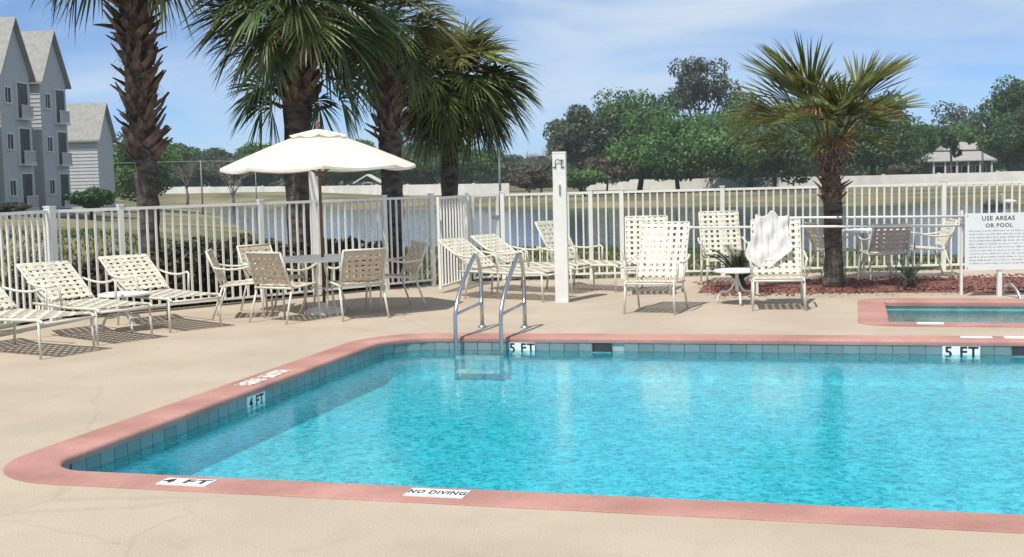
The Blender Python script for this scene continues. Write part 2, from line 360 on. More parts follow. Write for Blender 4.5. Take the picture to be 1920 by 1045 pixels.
# ------------------------------------------------------------------ terrain with pond
near = [(520, 457), (620, 460), (760, 463), (900, 465), (1100, 464), (1300, 468), (1500, 472), (1750, 479), (1920, 484), (2300, 494)]
far = [(2300, 374), (1920, 383), (1700, 386), (1500, 387), (1300, 389), (1100, 391), (945, 393), (800, 394), (600, 393), (480, 390), (385, 386)]
lft = [(400, 398), (455, 424)]
PZ = -1.5
pond_poly = [G(x, y, PZ) for x, y in near + far + lft]
pp = np.array([(p.x, p.y) for p in pond_poly])
def sdist(X, Y):
    d = np.full(X.shape, 1e9); ins = np.zeros(X.shape, bool); n = len(pp)
    for i in range(n):
        a, b = pp[i], pp[(i + 1) % n]; e = b - a; t = np.clip(((X - a[0]) * e[0] + (Y - a[1]) * e[1]) / (e @ e), 0, 1)
        d = np.minimum(d, np.hypot(X - a[0] - t * e[0], Y - a[1] - t * e[1]))
        c = ((a[1] > Y) != (b[1] > Y)) & (X < (b[0] - a[0]) * (Y - a[1]) / (b[1] - a[1] + 1e-12) + a[0]); ins ^= c
    return np.where(ins, -d, d)
def sstep(x): x = np.clip(x, 0, 1); return x * x * (3 - 2 * x)
def height(X, Y):
    d = sdist(X, Y)
    farf = sstep((Y - 70) / 25) * sstep((X + 45) / 30)
    leftf = sstep((-X - 8) / 10) * (1 - farf)
    plat = -0.08 * (1 - farf) + farf * (-1.1 + 0.65 * sstep((-X) / 60))
    length = 30 * (1 - farf) * (1 - leftf) + 9 * farf + 12 * leftf
    z = PZ + (plat - PZ) * np.clip(d / length, 0, 1) ** 0.9
    z = np.where(d < 0, PZ + np.maximum(d * 0.25, -1.0), z)
    return z + np.where(d > 2, 0.04 * np.sin(X * .7 + Y * .3) * np.sin(Y * .5), 0) * (Y > 22)
def hz(x, y): return float(height(np.array([x], float), np.array([y], float))[0])
xs = np.concatenate([np.linspace(-600, -90, 18), np.linspace(-80, 80, 161), np.linspace(90, 600, 18)])
ys = np.concatenate([np.linspace(-120, 0, 8), np.linspace(3, 15, 7), np.linspace(16, 60, 67), np.linspace(62, 260, 100), np.linspace(280, 1400, 20)])
XX, YY = np.meshgrid(xs, ys); ZZ = height(XX, YY)
V = np.stack([XX.ravel(), YY.ravel(), ZZ.ravel()], 1); nx = len(xs)
idx = np.arange(len(V)).reshape(XX.shape)
F = np.stack([idx[:-1, :-1], idx[:-1, 1:], idx[1:, 1:], idx[1:, :-1]], -1).reshape(-1, 4)
def in_deck(x, y):
    ins = False; n = len(deck_out)
    for i in range(n):
        (ax, ay), (bx, by) = deck_out[i], deck_out[(i + 1) % n]
        if (ay > y) != (by > y) and x < (bx - ax) * (y - ay) / (by - ay) + ax: ins = not ins
    return ins
keep = [i for i, f in enumerate(F) if not (V[f[0], 1] < 21 and all(in_deck(V[k, 0], V[k, 1]) for k in f))]
struct(link('lawn', npmesh('lawn', V, F[keep], MT['lawn'], True)))
struct(M().add([(p.x, p.y, PZ) for p in [q + (q - Vector((15, 80, PZ))).normalized() * 1.5 for q in pond_poly]], [tuple(range(len(pond_poly)))]).obj('pond_water', MT['pond']))

# ------------------------------------------------------------------ fences and gate
FH = 1.36
picket_me = M().box((0, 0, 0), (0.024, 0.024, FH - 0.13)).mesh('picket', MT['fence'])
def post_mesh(w, h):
    m = M().box((0, 0, h / 2), (w, w, h)); m.box((0, 0, h + .008), (w + .014, w + .014, .016)); return m.mesh('post', MT['fence'])
post_me = post_mesh(0.062, FH + .02); thick_me = post_mesh(0.10, FH + .03)
def fence_run(root, pts, thick=()):
    o = Vector(root.location)
    for i, p in enumerate(pts):
        link('post', thick_me if i in thick else post_me, root, p - o, math.atan2((pts[min(i + 1, len(pts) - 1)] - pts[max(i - 1, 0)]).y, (pts[min(i + 1, len(pts) - 1)] - pts[max(i - 1, 0)]).x))
    for p, q in zip(pts, pts[1:]):
        panel(root, p, q, o)
def panel(root, p, q, o, inset=0.032, z0=0.0, gap=0.115):
    d = q - p; L = d.length; d.normalize(); rz = math.atan2(d.y, d.x); mid = (p + q) / 2 - o
    for z, s in ((FH - .02 + z0, .036), (0.085 + z0, .03)):
        link('rail', M().box((0, 0, 0), (L - 2 * inset, s, s)).mesh('rail', MT['fence']), root, (mid.x, mid.y, z), rz)
    n = max(2, round(L / gap))
    for k in range(1, n):
        c = p + d * (L * k / n) - o
        link('picket', picket_me, root, (c.x, c.y, 0.085 + z0 + (FH - .105) / 2), rz)
ptsL = [Vector((-6.9, 9.6, 0)), Vector((-6.42, 11.45, 0)), (cornerL + Vector((-6.42, 11.45, 0))) / 2, cornerL, on_fence(230), on_fence(492), on_fence(724), endL]
fl = thing('pool_fence', 'white picket metal fence behind the left loungers and umbrella table', 'fence', tuple(cornerL))
fence_run(fl, ptsL, thick=(3,))
def fb(px): u = (px - 960) / FOC; return Vector((u * FBY, FBY, 0))
g880, g945 = Vector(((880 - 960) / FOC * 18.75, 18.75, 0)), fb(945)
ptsR = [g945] + [fb(x) for x in (1110, 1168, 1357, 1563, 1772, 1985, 2200)]
fr_ = thing('pool_fence', 'long white picket metal fence between the pool deck and the pond on the right', 'fence', tuple(g945))
fence_run(fr_, ptsR)
gp = thing('gate_post', 'slim white post holding the open gate leaf between the two fences', 'post', tuple(g880))
link('post', post_me, gp)
def gate(p, q, label):
    g = thing('fence_gate', label, 'gate', tuple(p)); d = (q - p); L = d.length; dn = d.normalized(); rz = math.atan2(d.y, d.x)
    panel(g, p, q, p, 0.05, gap=0.15)
    for s in (0.03, L - 0.03):
        link('stile', M().box((0, 0, 0), (.036, .036, FH - .06)).mesh('stile', MT['fence']), g, (dn.x * s, dn.y * s, .06 + (FH - .06) / 2), rz)
    link('latch', M().box((0, 0, 0), (.09, .05, .06)).mesh('latch', MT['steel']), g, (dn.x * (L - .06), dn.y * (L - .06), 1.0), rz)
ge = Vector(((824 - 960) / FOC * 17.25, 17.25, 0))
gate(g880 + (ge - g880).normalized() * .05, ge, 'white picket gate leaf standing open towards the pool ladder')
gate(g880 + Vector((.05, .012, 0)), g945 - Vector((.05, .012, 0)), 'narrow closed picket gate leaf right of the open one')

# ------------------------------------------------------------------ waterline tiles, markers, skimmers
TH = 0.15; tile_me = M().box((0, 0, 0), (0.144, 0.012, TH)).mesh('tile', MT['tile'])
grout = ring(lambda d: pool_path(d), [(0.0205, -0.0465), (0.0205, -0.0465 - TH)]).obj('grout_band', MT['grout'], pool_basin)
pl = pool_path(0.014); pl = pl + [pl[0]]
seg = []; tot = 0
for p, q in zip(pl, pl[1:]): L = (q - p).length; seg.append((tot, L, p, q)); tot += L
markers_far = [ab(G(967, 656, -0.085)), ab(G(1806, 663, -0.085))]
skim = [ab(G(1124, 654, -0.085)), ab(G(1925, 664, -0.085))]
nt_ = round(tot / 0.15); ntile = 0
for k in range(nt_):
    s = (k + .5) * tot / nt_
    for (t0, L, p, q) in seg:
        if t0 <= s < t0 + L or (t0 + L >= tot and s >= t0): break
    c = p + (q - p) * ((s - t0) / max(L, 1e-6)); d = q - p
    if c.y < BN + 0.1 and c.x > AL + 1: continue
    if c.x > 3.4: continue
    if c.y > 11 and any(abs(c.x - sx[0]) < .15 for sx in skim): continue
    w = W(c.x, c.y, -0.0475 - TH / 2)
    link('tile', tile_me, pool_basin, w, math.atan2((e1 * d.x + e2 * d.y).y, (e1 * d.x + e2 * d.y).x)); ntile += 1
for sx in skim:
    b = BF(sx[0]) + 0.0
    o = thing('skimmer_opening', 'dark skimmer slot in the far pool wall ' + ('below the white post' if sx is skim[0] else 'right of the 5 FT tile'), 'skimmer', W(sx[0], b, -0.05), RZP, 'skimmer slots in the far pool wall')
    M().box((0, 0.012, -0.042), (0.17, 0.010, 0.085)).obj('mouth_shade', MT['dark'], o)  # flat dark plate; the shade inside the slot is put into its colour
    M().box((0, 0.0, -0.092), (0.19, 0.03, 0.012)).obj('sill', MT['white'], o)
    for s in (-1, 1): M().box((s * .09, 0.004, -0.042), (0.012, 0.03, 0.085)).obj('jamb', MT['dark'], o)

def text_mesh(txt, size, bold=0.0):
    cu = bpy.data.curves.new('t', 'FONT'); cu.body = txt; cu.size = size; cu.align_x = 'CENTER'; cu.align_y = 'CENTER'; cu.offset = bold; cu.resolution_u = 2; cu.space_character = 1.12
    o = bpy.data.objects.new('t', cu); C.objects.link(o); dg = bpy.context.evaluated_depsgraph_get()
    me = bpy.data.meshes.new_from_object(o.evaluated_get(dg)); bpy.data.objects.remove(o); bpy.data.curves.remove(cu)
    me.name = 'lettering'; me.materials.clear(); me.materials.append(MT['ink']); return me
def marker(label, a, b, z, w, h, txt, rz, flat=True, cat='depth marker', size=None, grp=None, sx=1.0, mt='signw'):
    o = thing('depth_marker', label, cat, W(a, b, z), RZP + rz, grp)
    if flat: M().box((0, 0, 0.002), (w, h, 0.008)).obj('marker_tile', MT[mt], o)
    else: M().box((0, 0, 0), (w, 0.008, h)).obj('marker_tile', MT[mt], o)
    if txt:
        t = link('lettering', text_mesh(txt, size or h * .8, (size or h * .8) * .025), o); t['kind'] = 'stuff'
        t.scale = (sx, 1, 1)
        if flat: t.location = (0, 0, 0.0075)
        else: t.rotation_euler = (PI / 2, 0, 0); t.location = (0, -0.0055, 0)
    return o
a, b = ab(G(343, 911)); marker('white 4 FT tile on the near pink coping close to the rounded corner', a, (BN - .17), .007, .30, .13, '4 FT', 0, size=.11, sx=1.25)
a, b = ab(G(818, 930)); marker('white NO DIVING tile set in the near pink coping', a, (BN - .15), .007, .32, .14, 'NO DIVING', 0, size=.092, sx=.60)
a, b = ab(G(515, 705)); marker('white tile on the left pink coping towards the loungers, farther one of the pair', AL - .15, b + .05, .007, .15, .36, None, 0, mt='wornw')
a, b = ab(G(470, 719)); marker('white tile on the left pink coping above the wall number, nearer one of the pair', AL - .15, b, .007, .15, .30, None, 0, mt='wornw')
a, b = ab(G(510, 749, -.085)); marker('white 4 FT number tile on the shaded left pool wall', AL - .004, b, -.105, .30, .115, '4 FT', PI / 2, False, size=.12)
marker('white FT number tile on the far pool wall right behind the ladder', markers_far[0][0], BF(markers_far[0][0]) - .004, -.105, .27, .115, '5 FT', -.034 * 0, False, size=.13)
marker('white 5 FT number tile on the far pool wall below the spa', markers_far[1][0], BF(markers_far[1][0]) - .004, -.108, .33, .118, '5 FT', 0, False, size=.14, sx=1.05)
a, b = ab(G(1746, 613)); marker('blank white tile on the near pink coping of the spa', a, 13.34 - .15, .013, .26, .13, None, 0)
a, b = ab(G(1828, 631)); marker('thin white tile on the far pink pool coping above the 5 FT number', a, BF(a) + .20, .007, .28, .09, None, 0)
a, b = ab(G(1912, 632)); marker('white tile on the far pink pool coping at the right edge of the photo', a, BF(a) + .20, .007, .30, .12, None, 0)

# ------------------------------------------------------------------ pool ladder
LB = 11.72
lad = thing('pool_ladder', 'steel pool ladder with two curved rails at the far edge of the pool', 'ladder', W(-3.64, LB, 0), RZP)
for s in (-.24, .24):
    pts = [(s, .93, 0), (s, .93, .5)] + bez((s, .93, .5), (s, .86, .84), (s, .70, .79), 8) + bez((s, .66, .77), (s, .0, .42), (s, 0, .18), 8) + [(s, 0, -.3), (s, 0, -.415)]
    M().tube(pts, .0215, 12).obj('rail', MT['steel'], lad, True)
    M().tube([(s, 0, .245), (s, .93, .27)], .016, 8).obj('brace', MT['steel'], lad, True)
    M().lathe([(.05, 0.0), (.05, .012), (.03, .025), (.02, .03)], 16, (s, .93, 0)).obj('escutcheon', MT['steel'], lad, True)
for z in (-.19, -.33): M().box((0, .0, z), (.46, .08, .03)).obj('tread', MT['white'], lad)

# ------------------------------------------------------------------ post on the deck, post behind the fence
pw = D(1055, 567, 15.64)
wp = thing('white_post', 'tall square white post standing alone on the deck behind the ladder', 'post', (pw.x, 15.68, 0), R(-8))
M().box((0, 0, .95), (.165, .165, 1.90)).obj('shaft', MT['white'], wp)
M().box((0, 0, 1.91), (.172, .172, .02)).obj('cap', MT['white'], wp)
hk = M()
hk.tube([(-.045, -.085, 1.74), (-.045, -.10, 1.79)] + [(-.045 + .03 - .03 * math.cos(w), -.105, 1.79 + .03 * math.sin(w)) for w in (.5, 1.1, 1.7, 2.3, 2.9)] , .0055, 6)
hk.obj('hook', MT['dark'], wp)
hk = M(); hk.tube([(.02, -.085, 1.81), (.06, -.10, 1.81)], .006, 6); hk.tube([(.03, -.10, 1.82), (.03, -.10, 1.76), (.055, -.10, 1.75)], .0055, 6); hk.obj('hook', MT['dark'], wp)
for x in (-.055, .045): M().tube([(x - .022, -.088, 1.725), (x + .022, -.088, 1.725)], .009, 6).obj('cleat', MT['dark'], wp)
M().box((.005, -.09, 1.44), (.022, .014, .13)).obj('gauge', MT['steel'], wp)
p2 = D(590, 400, 17.6)
wp2 = thing('white_post', 'square white post half hidden behind the umbrella and beside a palm trunk', 'post', (p2.x, 17.6, -.08), R(10))
M().box((0, 0, .98), (.13, .13, 1.95)).obj('shaft', MT['white'], wp2); M().box((0, 0, 1.965), (.14, .14, .02)).obj('cap', MT['white'], wp2)

# ------------------------------------------------------------------ strap furniture
def ribbon(n, length, w, phase, amp=.004, th=.003):
    """strap along x from 0 to length that weaves up and down n times"""
    m = M(); k = n * 2; rows = []
    for i in range(k + 1):
        x = length * i / k; z = amp * math.cos(PI * (i - .5) / 1 * .5 + phase * PI) * (1 if 0 < i < k else 0)
        z = amp * (1 if ((i // 2) % 2 == phase) else -1) if i % 2 else 0.0
        rows.append([(x, -w / 2, z), (x, w / 2, z), (x, w / 2, z - th), (x, -w / 2, z - th)])
    vs = [p for r in rows for p in r]; fs = []
    for i in range(k):
        for j in range(4): fs.append((i * 4 + j, (i + 1) * 4 + j, (i + 1) * 4 + (j + 1) % 4, i * 4 + (j + 1) % 4))
    fs += [(0, 1, 2, 3), (k * 4 + 3, k * 4 + 2, k * 4 + 1, k * 4)]
    return m.add(vs, fs)
def weave(root, p0, p1, width, n_len, n_cross, w_len, w_cross, mt):
    """woven panel: p0 -> p1 in the x-z plane, width across y"""
    p0, p1 = Vector(p0), Vector(p1); d = p1 - p0; L = d.length; pitch = -math.atan2(d.z, d.x); d.normalize(); nrm = Vector((-d.z, 0, d.x))
    me = [ribbon(n_cross, L, w_len, k).mesh('strap', mt) for k in (0, 1)]
    mc = [ribbon(n_len, width, w_cross, 1 - k).mesh('strap', mt) for k in (0, 1)]
    for i in range(n_len):
        y = -width / 2 + width * (i + .5) / n_len
        o = link('strap', me[i % 2], root, (p0.x, y, p0.z)); o.rotation_euler = (0, pitch, 0)
    for j in range(n_cross):
        p = p0 + d * (L * (j + .5) / n_cross)
        o = link('strap', mc[j % 2], root, (p.x, -width / 2, p.z))
        o.rotation_euler = (Matrix.Rotation(pitch, 4, 'Y') @ Matrix.Rotation(PI / 2, 4, 'Z')).to_euler()
TR = 0.0135
def rod(root, name, pts, r=TR, n=8): return M().tube(pts, r, n).obj(name, MT['frame'], root, True)

def make_chaise(label, loc, rz, bx=-1.70, bz=.78):
    t = thing('sun_lounger', label, 'sun lounger', loc, rz, 'cream strap sun loungers on the deck')
    w = .31; H = .37; hx = -1.13
    for s in (-1, 1):
        y = s * w
        rod(t, 'side_rail', bez((0, y, H - .03), (-.02, y, H), (-.1, y, H), 4) + [(-.6, y, H - .012), (hx, y, H), (-1.35, y, H)], .016)
        rod(t, 'back_rail', [(hx, y * .97, H), ((hx + bx) / 2, y * .97, (H + bz) / 2 + .012), (bx, y * .97, bz)])
        rod(t, 'leg', [(-.06, y, H), (-.045, y * 1.03, 0)]); rod(t, 'leg', [(-1.22, y, H), (-1.26, y * 1.03, 0)])
        rod(t, 'arm', bez((-1.42, y * 1.06, .60), (-1.05, y * 1.12, .52), (-.78, y * 1.08, .60), 8) + [(-.74, y * 1.08, .58), (-.73, y * 1.02, H)])
    rod(t, 'cross_bar', [(-.005, -w, H - .03), (-.005, w, H - .03)]); rod(t, 'cross_bar', [(bx, -w * .97, bz), (bx, w * .97, bz)])
    rod(t, 'cross_bar', [(hx, -w, H), (hx, w, H)]); rod(t, 'cross_bar', [(-1.24, -w, .16), (-1.24, w, .16)], .010)
    rod(t, 'back_stay', [(-1.36, -w * .9, .56), (-1.36, -w * .9, H)], .009); rod(t, 'back_stay', [(-1.36, w * .9, .56), (-1.36, w * .9, H)], .009)
    weave(t, (-.03, 0, H + .008), (hx, 0, H + .012), w * 2, 6, 11, .054, .048, MT['strap'])
    weave(t, (hx - .03, 0, H + .035), (bx + .01, 0, bz + .008), w * 1.94, 7, 9, .047, .042, MT['strap'])
    return t
def make_highback(label, loc, rz):
    t = thing('lounge_chair', label, 'lounge chair', loc, rz, 'cream high-back strap chairs')
    w = .285
    for s in (-1, 1):
        y = s * w
        rod(t, 'seat_rail', [(.30, y, .355), (.24, y, .37), (-.28, y, .34)])
        rod(t, 'back_rail', [(-.20, y, .335), (-.36, y, .62), (-.52, y, .93), (-.545, y, 1.02)])
        rod(t, 'leg', [(.29, y, .36), (.30, y * 1.04, 0)]); rod(t, 'leg', [(-.20, y, .34), (-.36, y * 1.05, 0)])
        rod(t, 'arm', [(-.37, y * 1.08, .64)] + bez((-.37, y * 1.15, .64), (-.02, y * 1.22, .54), (.16, y * 1.15, .60), 8) + [(.18, y * 1.12, .57), (.14, y * 1.02, .36)])
    rod(t, 'cross_bar', [(.305, -w, .35), (.305, w, .35)]); rod(t, 'cross_bar', [(-.545, -w, 1.02), (-.545, w, 1.02)]); rod(t, 'cross_bar', [(-.23, -w, .33), (-.23, w, .33)])
    weave(t, (.29, 0, .372), (-.20, 0, .35), w * 2, 7, 5, .046, .056, MT['strap'])
    weave(t, (-.225, 0, .385), (-.54, 0, 1.02), w * 2, 7, 9, .043, .037, MT['strap'])
    return t
def make_dining(label, loc, rz, mt):
    t = thing('patio_chair', label, 'chair', loc, rz, 'cream strap armchairs at the patio tables')
    w = .265
    for s in (-1, 1):
        y = s * w
        rod(t, 'seat_rail', [(.25, y, .415), (.20, y, .43), (-.24, y, .40)])
        rod(t, 'back_rail', [(-.21, y, .40), (-.30, y, .62), (-.38, y, .82)])
        rod(t, 'leg', [(.24, y, .42), (.27, y * 1.05, 0)]); rod(t, 'leg', [(-.20, y, .41), (-.34, y * 1.06, 0)])
        rod(t, 'arm', [(-.29, y * 1.06, .63)] + bez((-.27, y * 1.14, .62), (.0, y * 1.2, .57), (.20, y * 1.14, .66), 8) + [(.23, y * 1.12, .63), (.23, y, .42)])
    rod(t, 'cross_bar', [(.255, -w, .41), (.255, w, .41)]); rod(t, 'cross_bar', [(-.38, -w, .82), (-.38, w, .82)]); rod(t, 'cross_bar', [(-.21, -w, .40), (-.21, w, .40)])
    weave(t, (.24, 0, .43), (-.20, 0, .412), w * 2, 6, 5, .048, .055, mt)
    weave(t, (-.215, 0, .45), (-.375, 0, .81), w * 2, 6, 6, .046, .046, mt)
    return t
def hd(x, y): return math.atan2(y, x)
chA = make_chaise('cream strap sun lounger by the left fence corner, head towards the thick post', (-4.02, 12.70, 0), hd(.75, -.66))
dup(chA, (-4.30, 11.83, 0), hd(.86, -.51), 'nearest cream sun lounger, mostly cut off by the left edge of the photo')
dup(chA, (-3.52, 13.62, 0), hd(.70, -.715), 'cream sun lounger with upright back beside the umbrella table')
q = G(1045, 553); dup(chA, (.60, 15.95, 0), hd(.84, -.54), 'cream sun lounger seen from the side, nearer one directly behind the ladder')
dup(chA, (1.02, 16.85, 0), hd(.84, -.54), 'cream sun lounger farther back behind the ladder, against the gate')
make_chaise('cream sun lounger half hidden behind the white post, foot to the right', (1.66, 16.95, 0), hd(.76, -.65), -1.46, .95)
hG = make_highback('cream high-back strap chair left of the small side table, near the pool', (1.68, 14.33, 0), hd(-.36, -.93))
hH = dup(hG, (3.12, 14.35, 0), hd(-.17, -.985), 'cream high-back strap chair with a white towel over it')
dup(hG, (1.83, 16.5, 0), hd(-.1, -.99), 'cream high-back chair partly hidden behind the left high-back chair')
dup(hG, (3.08, 17.7, 0), hd(-.02, -1), 'cream high-back chair behind the potted cycad, against the fence')
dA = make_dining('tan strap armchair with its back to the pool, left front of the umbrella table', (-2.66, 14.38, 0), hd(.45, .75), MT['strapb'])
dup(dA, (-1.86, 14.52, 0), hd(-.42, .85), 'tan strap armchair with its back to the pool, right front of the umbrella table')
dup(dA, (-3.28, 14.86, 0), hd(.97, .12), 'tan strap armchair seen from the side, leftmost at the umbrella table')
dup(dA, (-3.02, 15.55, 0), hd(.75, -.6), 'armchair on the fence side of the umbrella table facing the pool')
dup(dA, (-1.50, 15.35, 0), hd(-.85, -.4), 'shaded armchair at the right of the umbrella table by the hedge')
dB = make_dining('cream armchair with its back to the pool at the far right table', (5.30, 17.45, 0), hd(-.02, 1), MT['strap'])
dup(dB, (4.80, 18.15, 0), hd(.9, .1), 'cream armchair left of the far right table, just right of the palm trunk')
dup(dB, (6.12, 18.1, 0), hd(-.98, .05), 'cream armchair right of the far right table, near the pool sign')

def side_table(label, loc, rz):
    t = thing('side_table', label, 'side table', loc, rz, 'small round white side tables')
    M().lathe([(0, .425), (.27, .425), (.285, .418), (.285, .40), (.26, .395), (0, .395)], 28).obj('table_top', MT['white'], t)
    M().tube([(0, 0, .40), (0, 0, .16)], .022, 10).obj('stem', MT['white'], t, True)
    for k in range(3):
        w = k * 2 * PI / 3 + .3; c, s = math.cos(w), math.sin(w)
        M().tube(bez((c * .02, s * .02, .30), (c * .07, s * .07, .12), (c * .2, s * .2, .15), 5) + bez((c * .21, s * .21, .145), (c * .26, s * .26, .08), (c * .25, s * .25, 0), 4), .015, 8).obj('leg', MT['white'], t, True)
    return t
q = G(1385, 572)
st = side_table('small round white side table between the two high-back chairs', (q.x, q.y + .1, 0), .2)
dup(st, (-4.38, 13.78, 0), .8, 'small round white side table between the left sun loungers')

# round tables
def round_table(label, loc, r, h):
    t = thing('patio_table', label, 'table', loc)
    M().lathe([(0.03, h), (r - .01, h), (r, h - .012), (r, h - .03), (r - .02, h - .035), (0.03, h - .03)], 40).obj('table_top', MT['white'], t)
    for k in range(4):
        w = k * PI / 2 + .6; c, s = math.cos(w), math.sin(w)
        M().tube(bez((c * .3, s * .3, h - .04), (c * .12, s * .12, h * .5), (c * .36, s * .36, 0), 8), .014, 8).obj('leg', MT['frame'], t, True)
    M().lathe([(.16, h * .48), (.175, h * .48), (.175, h * .46), (.16, h * .46), (.16, h * .48)], 20).obj('ring_brace', MT['frame'], t)
    return t
UX, UY = -2.31, 14.98
round_table('round white patio table under the umbrella', (UX, UY, 0), .56, .70)
round_table('round white patio table at the far right by the fence', (5.42, 18.2, 0), .50, .70)

# umbrella
um = thing('patio_umbrella', 'off-white canvas umbrella open over the patio table', 'umbrella', (UX, UY, 0), R(11))
RAD, ZE, ZT = 1.18, 1.775, 2.20
def canopy(r0, r1, z0, z1, nr, n=8, sub=5, sag=.035, val=0.0):
    m = M(); vs = []; fs = []; N = n * sub; rows = nr + 1 + (1 if val else 0)
    for i in range(nr + 1):
        t = i / nr; r = r0 + (r1 - r0) * t; z = z0 + (z1 - z0) * (t ** 1.10)
        for k in range(N):
            w = 2 * PI * k / N; f = (k % sub) / sub; mid = math.sin(PI * f)
            cor = math.cos(PI / n) / math.cos((f - .5) * 2 * PI / n)
            rr = r * (cor if True else 1); vs.append((rr * math.cos(w), rr * math.sin(w), z - sag * mid * t * 0.6))
    if val:
        for k in range(N): x, y, z = vs[nr * N + k]; vs.append((x, y, z - val))
    for i in range(rows - 1):
        for k in range(N): fs.append((i * N + k, i * N + (k + 1) % N, (i + 1) * N + (k + 1) % N, (i + 1) * N + k))
    return m.add(vs, fs)
canopy(.24, RAD, ZT - .03, ZE + .02, 8, sag=.055, val=.03).obj('canopy', MT['canvas'], um)
canopy(.012, .345, ZT + .055, ZT - .02, 4, sag=.05).obj('vent_cap', MT['canvas'], um)
M().tube([(0, 0, .05), (0, 0, ZT + .05)], .019, 12).obj('pole', MT['wood'], um, True)
M().lathe([(0, .12), (.018, .11), (.028, .085), (.02, .055), (.03, .04), (.026, .0), (.0, .0)], 14, (0, 0, ZT + .04)).obj('finial', MT['wood'], um, True)
M().lathe([(.0, .14), (.035, .14), (.05, .10), (.19, .07), (.25, .03), (.25, 0), (0, 0)], 32).obj('base', MT['white'], um, True)
M().lathe([(.02, .03), (.05, .02), (.05, -.03), (.02, -.04)], 14, (0, 0, 1.72)).obj('runner', MT['wood'], um, True)
for k in range(8):
    w = k * PI / 4; c, s = math.cos(w), math.sin(w)
    def cz(r): t = (r - .24) / (RAD - .24); return ZT - .03 + (ZE + .02 - ZT + .03) * (max(t, 0) ** 1.10) - .018
    M().tube([(c * r, s * r, cz(r)) for r in (.05, .3, .6, .9, RAD - .01)], .009, 6).obj('rib', MT['wood'], um)
    M().tube([(c * r, s * r, cz(r) + .0205) for r in (.3, .6, .9, RAD - .01)], .005, 5).obj('seam', MT['canvas'], um)
    M().tube([(c * .04, s * .04, 1.72), (c * .58, s * .58, cz(.58))], .008, 6).obj('strut', MT['wood'], um)

# ------------------------------------------------------------------ towel on the right high-back chair
rnd = random.Random(5)
def towel():
    nu, nv = 34, 44; V = []; F = []
    for j in range(nv + 1):
        t = j / nv                     # 0 behind, .25 over the top bar, 1 down the front on the seat
        for i in range(nu + 1):
            s = i / nu - .5
            if t < .22: x, z = -.60 - .02 * (1 - t / .22), 1.035 - (.22 - t) * 1.4
            else:
                q = (t - .22) / .78; x = -.535 + .26 * q; z = 1.045 - (.50 + .10 * math.sin(s * 5 + 2)) * q
                if q < .06: z += .02
            z += .065 * math.exp(-((s + .02) / .17) ** 2) * math.exp(-((t - .22) / .10) ** 2)
            wob = .016 * math.sin(s * 17 + t * 6) + .011 * math.sin(s * 39 - t * 11) + .014 * math.sin(t * 19 + s * 7) * (t > .25)
            y = -.02 + s * (.33 + .20 * t + .03 * math.sin(t * 9)) - .07 * t
            V.append((x + wob * .7 + .022, y, z + wob * .5 + .03 * max(0, .16 - abs(s)) * (t < .35)))
    for j in range(nv):
        for i in range(nu): a = j * (nu + 1) + i; F.append((a, a + 1, a + nu + 2, a + nu + 1))
    m = M().add(V, F)
    return m
tw = towel().obj('towel', MT['cloth'], smooth=True)
tw.location = (3.12, 14.35, 0); tw.rotation_euler = (0, 0, hd(-.17, -.985)); tag(tw, 'white towel draped over the back of the right high-back chair', 'towel')
so = tw.modifiers.new('thickness', 'SOLIDIFY'); so.thickness = .012; so.offset = 1

# ------------------------------------------------------------------ sign, rescue poles, spa rail
sgp = G(1872, 556); sg = thing('pool_rules_sign', 'white pool rules sign with black text on a low white post', 'sign', (sgp.x + .02, sgp.y, 0), R(-3))
SW, SH, SB = .86, .70, .33
M().box((0, .03, SB / 2 + .2), (.05, .05, SB + .4)).obj('post', MT['white'], sg)
M().box((0, 0, SB + SH / 2), (SW, .012, SH)).obj('panel', MT['signw'], sg)
for i, (txt, z, s) in enumerate((('USE AREAS', SB + SH - .068, .075), ('OR POOL', SB + SH - .155, .07))):
    t = link('heading', text_mesh(txt, s, s * .02), sg, (-.03 + i * .01, -.0068, z)); t['kind'] = 'stuff'; t.rotation_euler = (PI / 2, 0, 0)
rnd = random.Random(3)
for k in range(11):                                 # lines too small to read in the photograph
    z = SB + SH - .22 - k * .040; m = M(); x = -SW / 2 + .05 + rnd.uniform(0, .01); end = SW / 2 - rnd.uniform(.05, .16)
    while x < end:
        for _ in range(rnd.randint(2, 7)):
            h = rnd.choice((.012, .012, .018)); w = rnd.choice((.004, .009, .009))
            m.box((x, -.0068, z + (h - .012) / 2), (w * .55, .001, h)); 
            if rnd.random() < .6: m.box((x + w * .4, -.0068, z + rnd.choice((-.005, 0, .005))), (w * .8, .0008, .003))
            x += w + .006
        x += .012
    m.obj('text_line', MT['ink'], sg)['kind'] = 'stuff'
for x in (-SW / 2 + .03, SW / 2 - .03):
    for z in (SB + .03, SB + SH - .03): M().lathe([(.008, 0), (.008, .004), (0, .005)], 10).obj('bolt', MT['steel'], sg, loc=(x, -.006, z)).rotation_euler = (PI / 2, 0, 0)

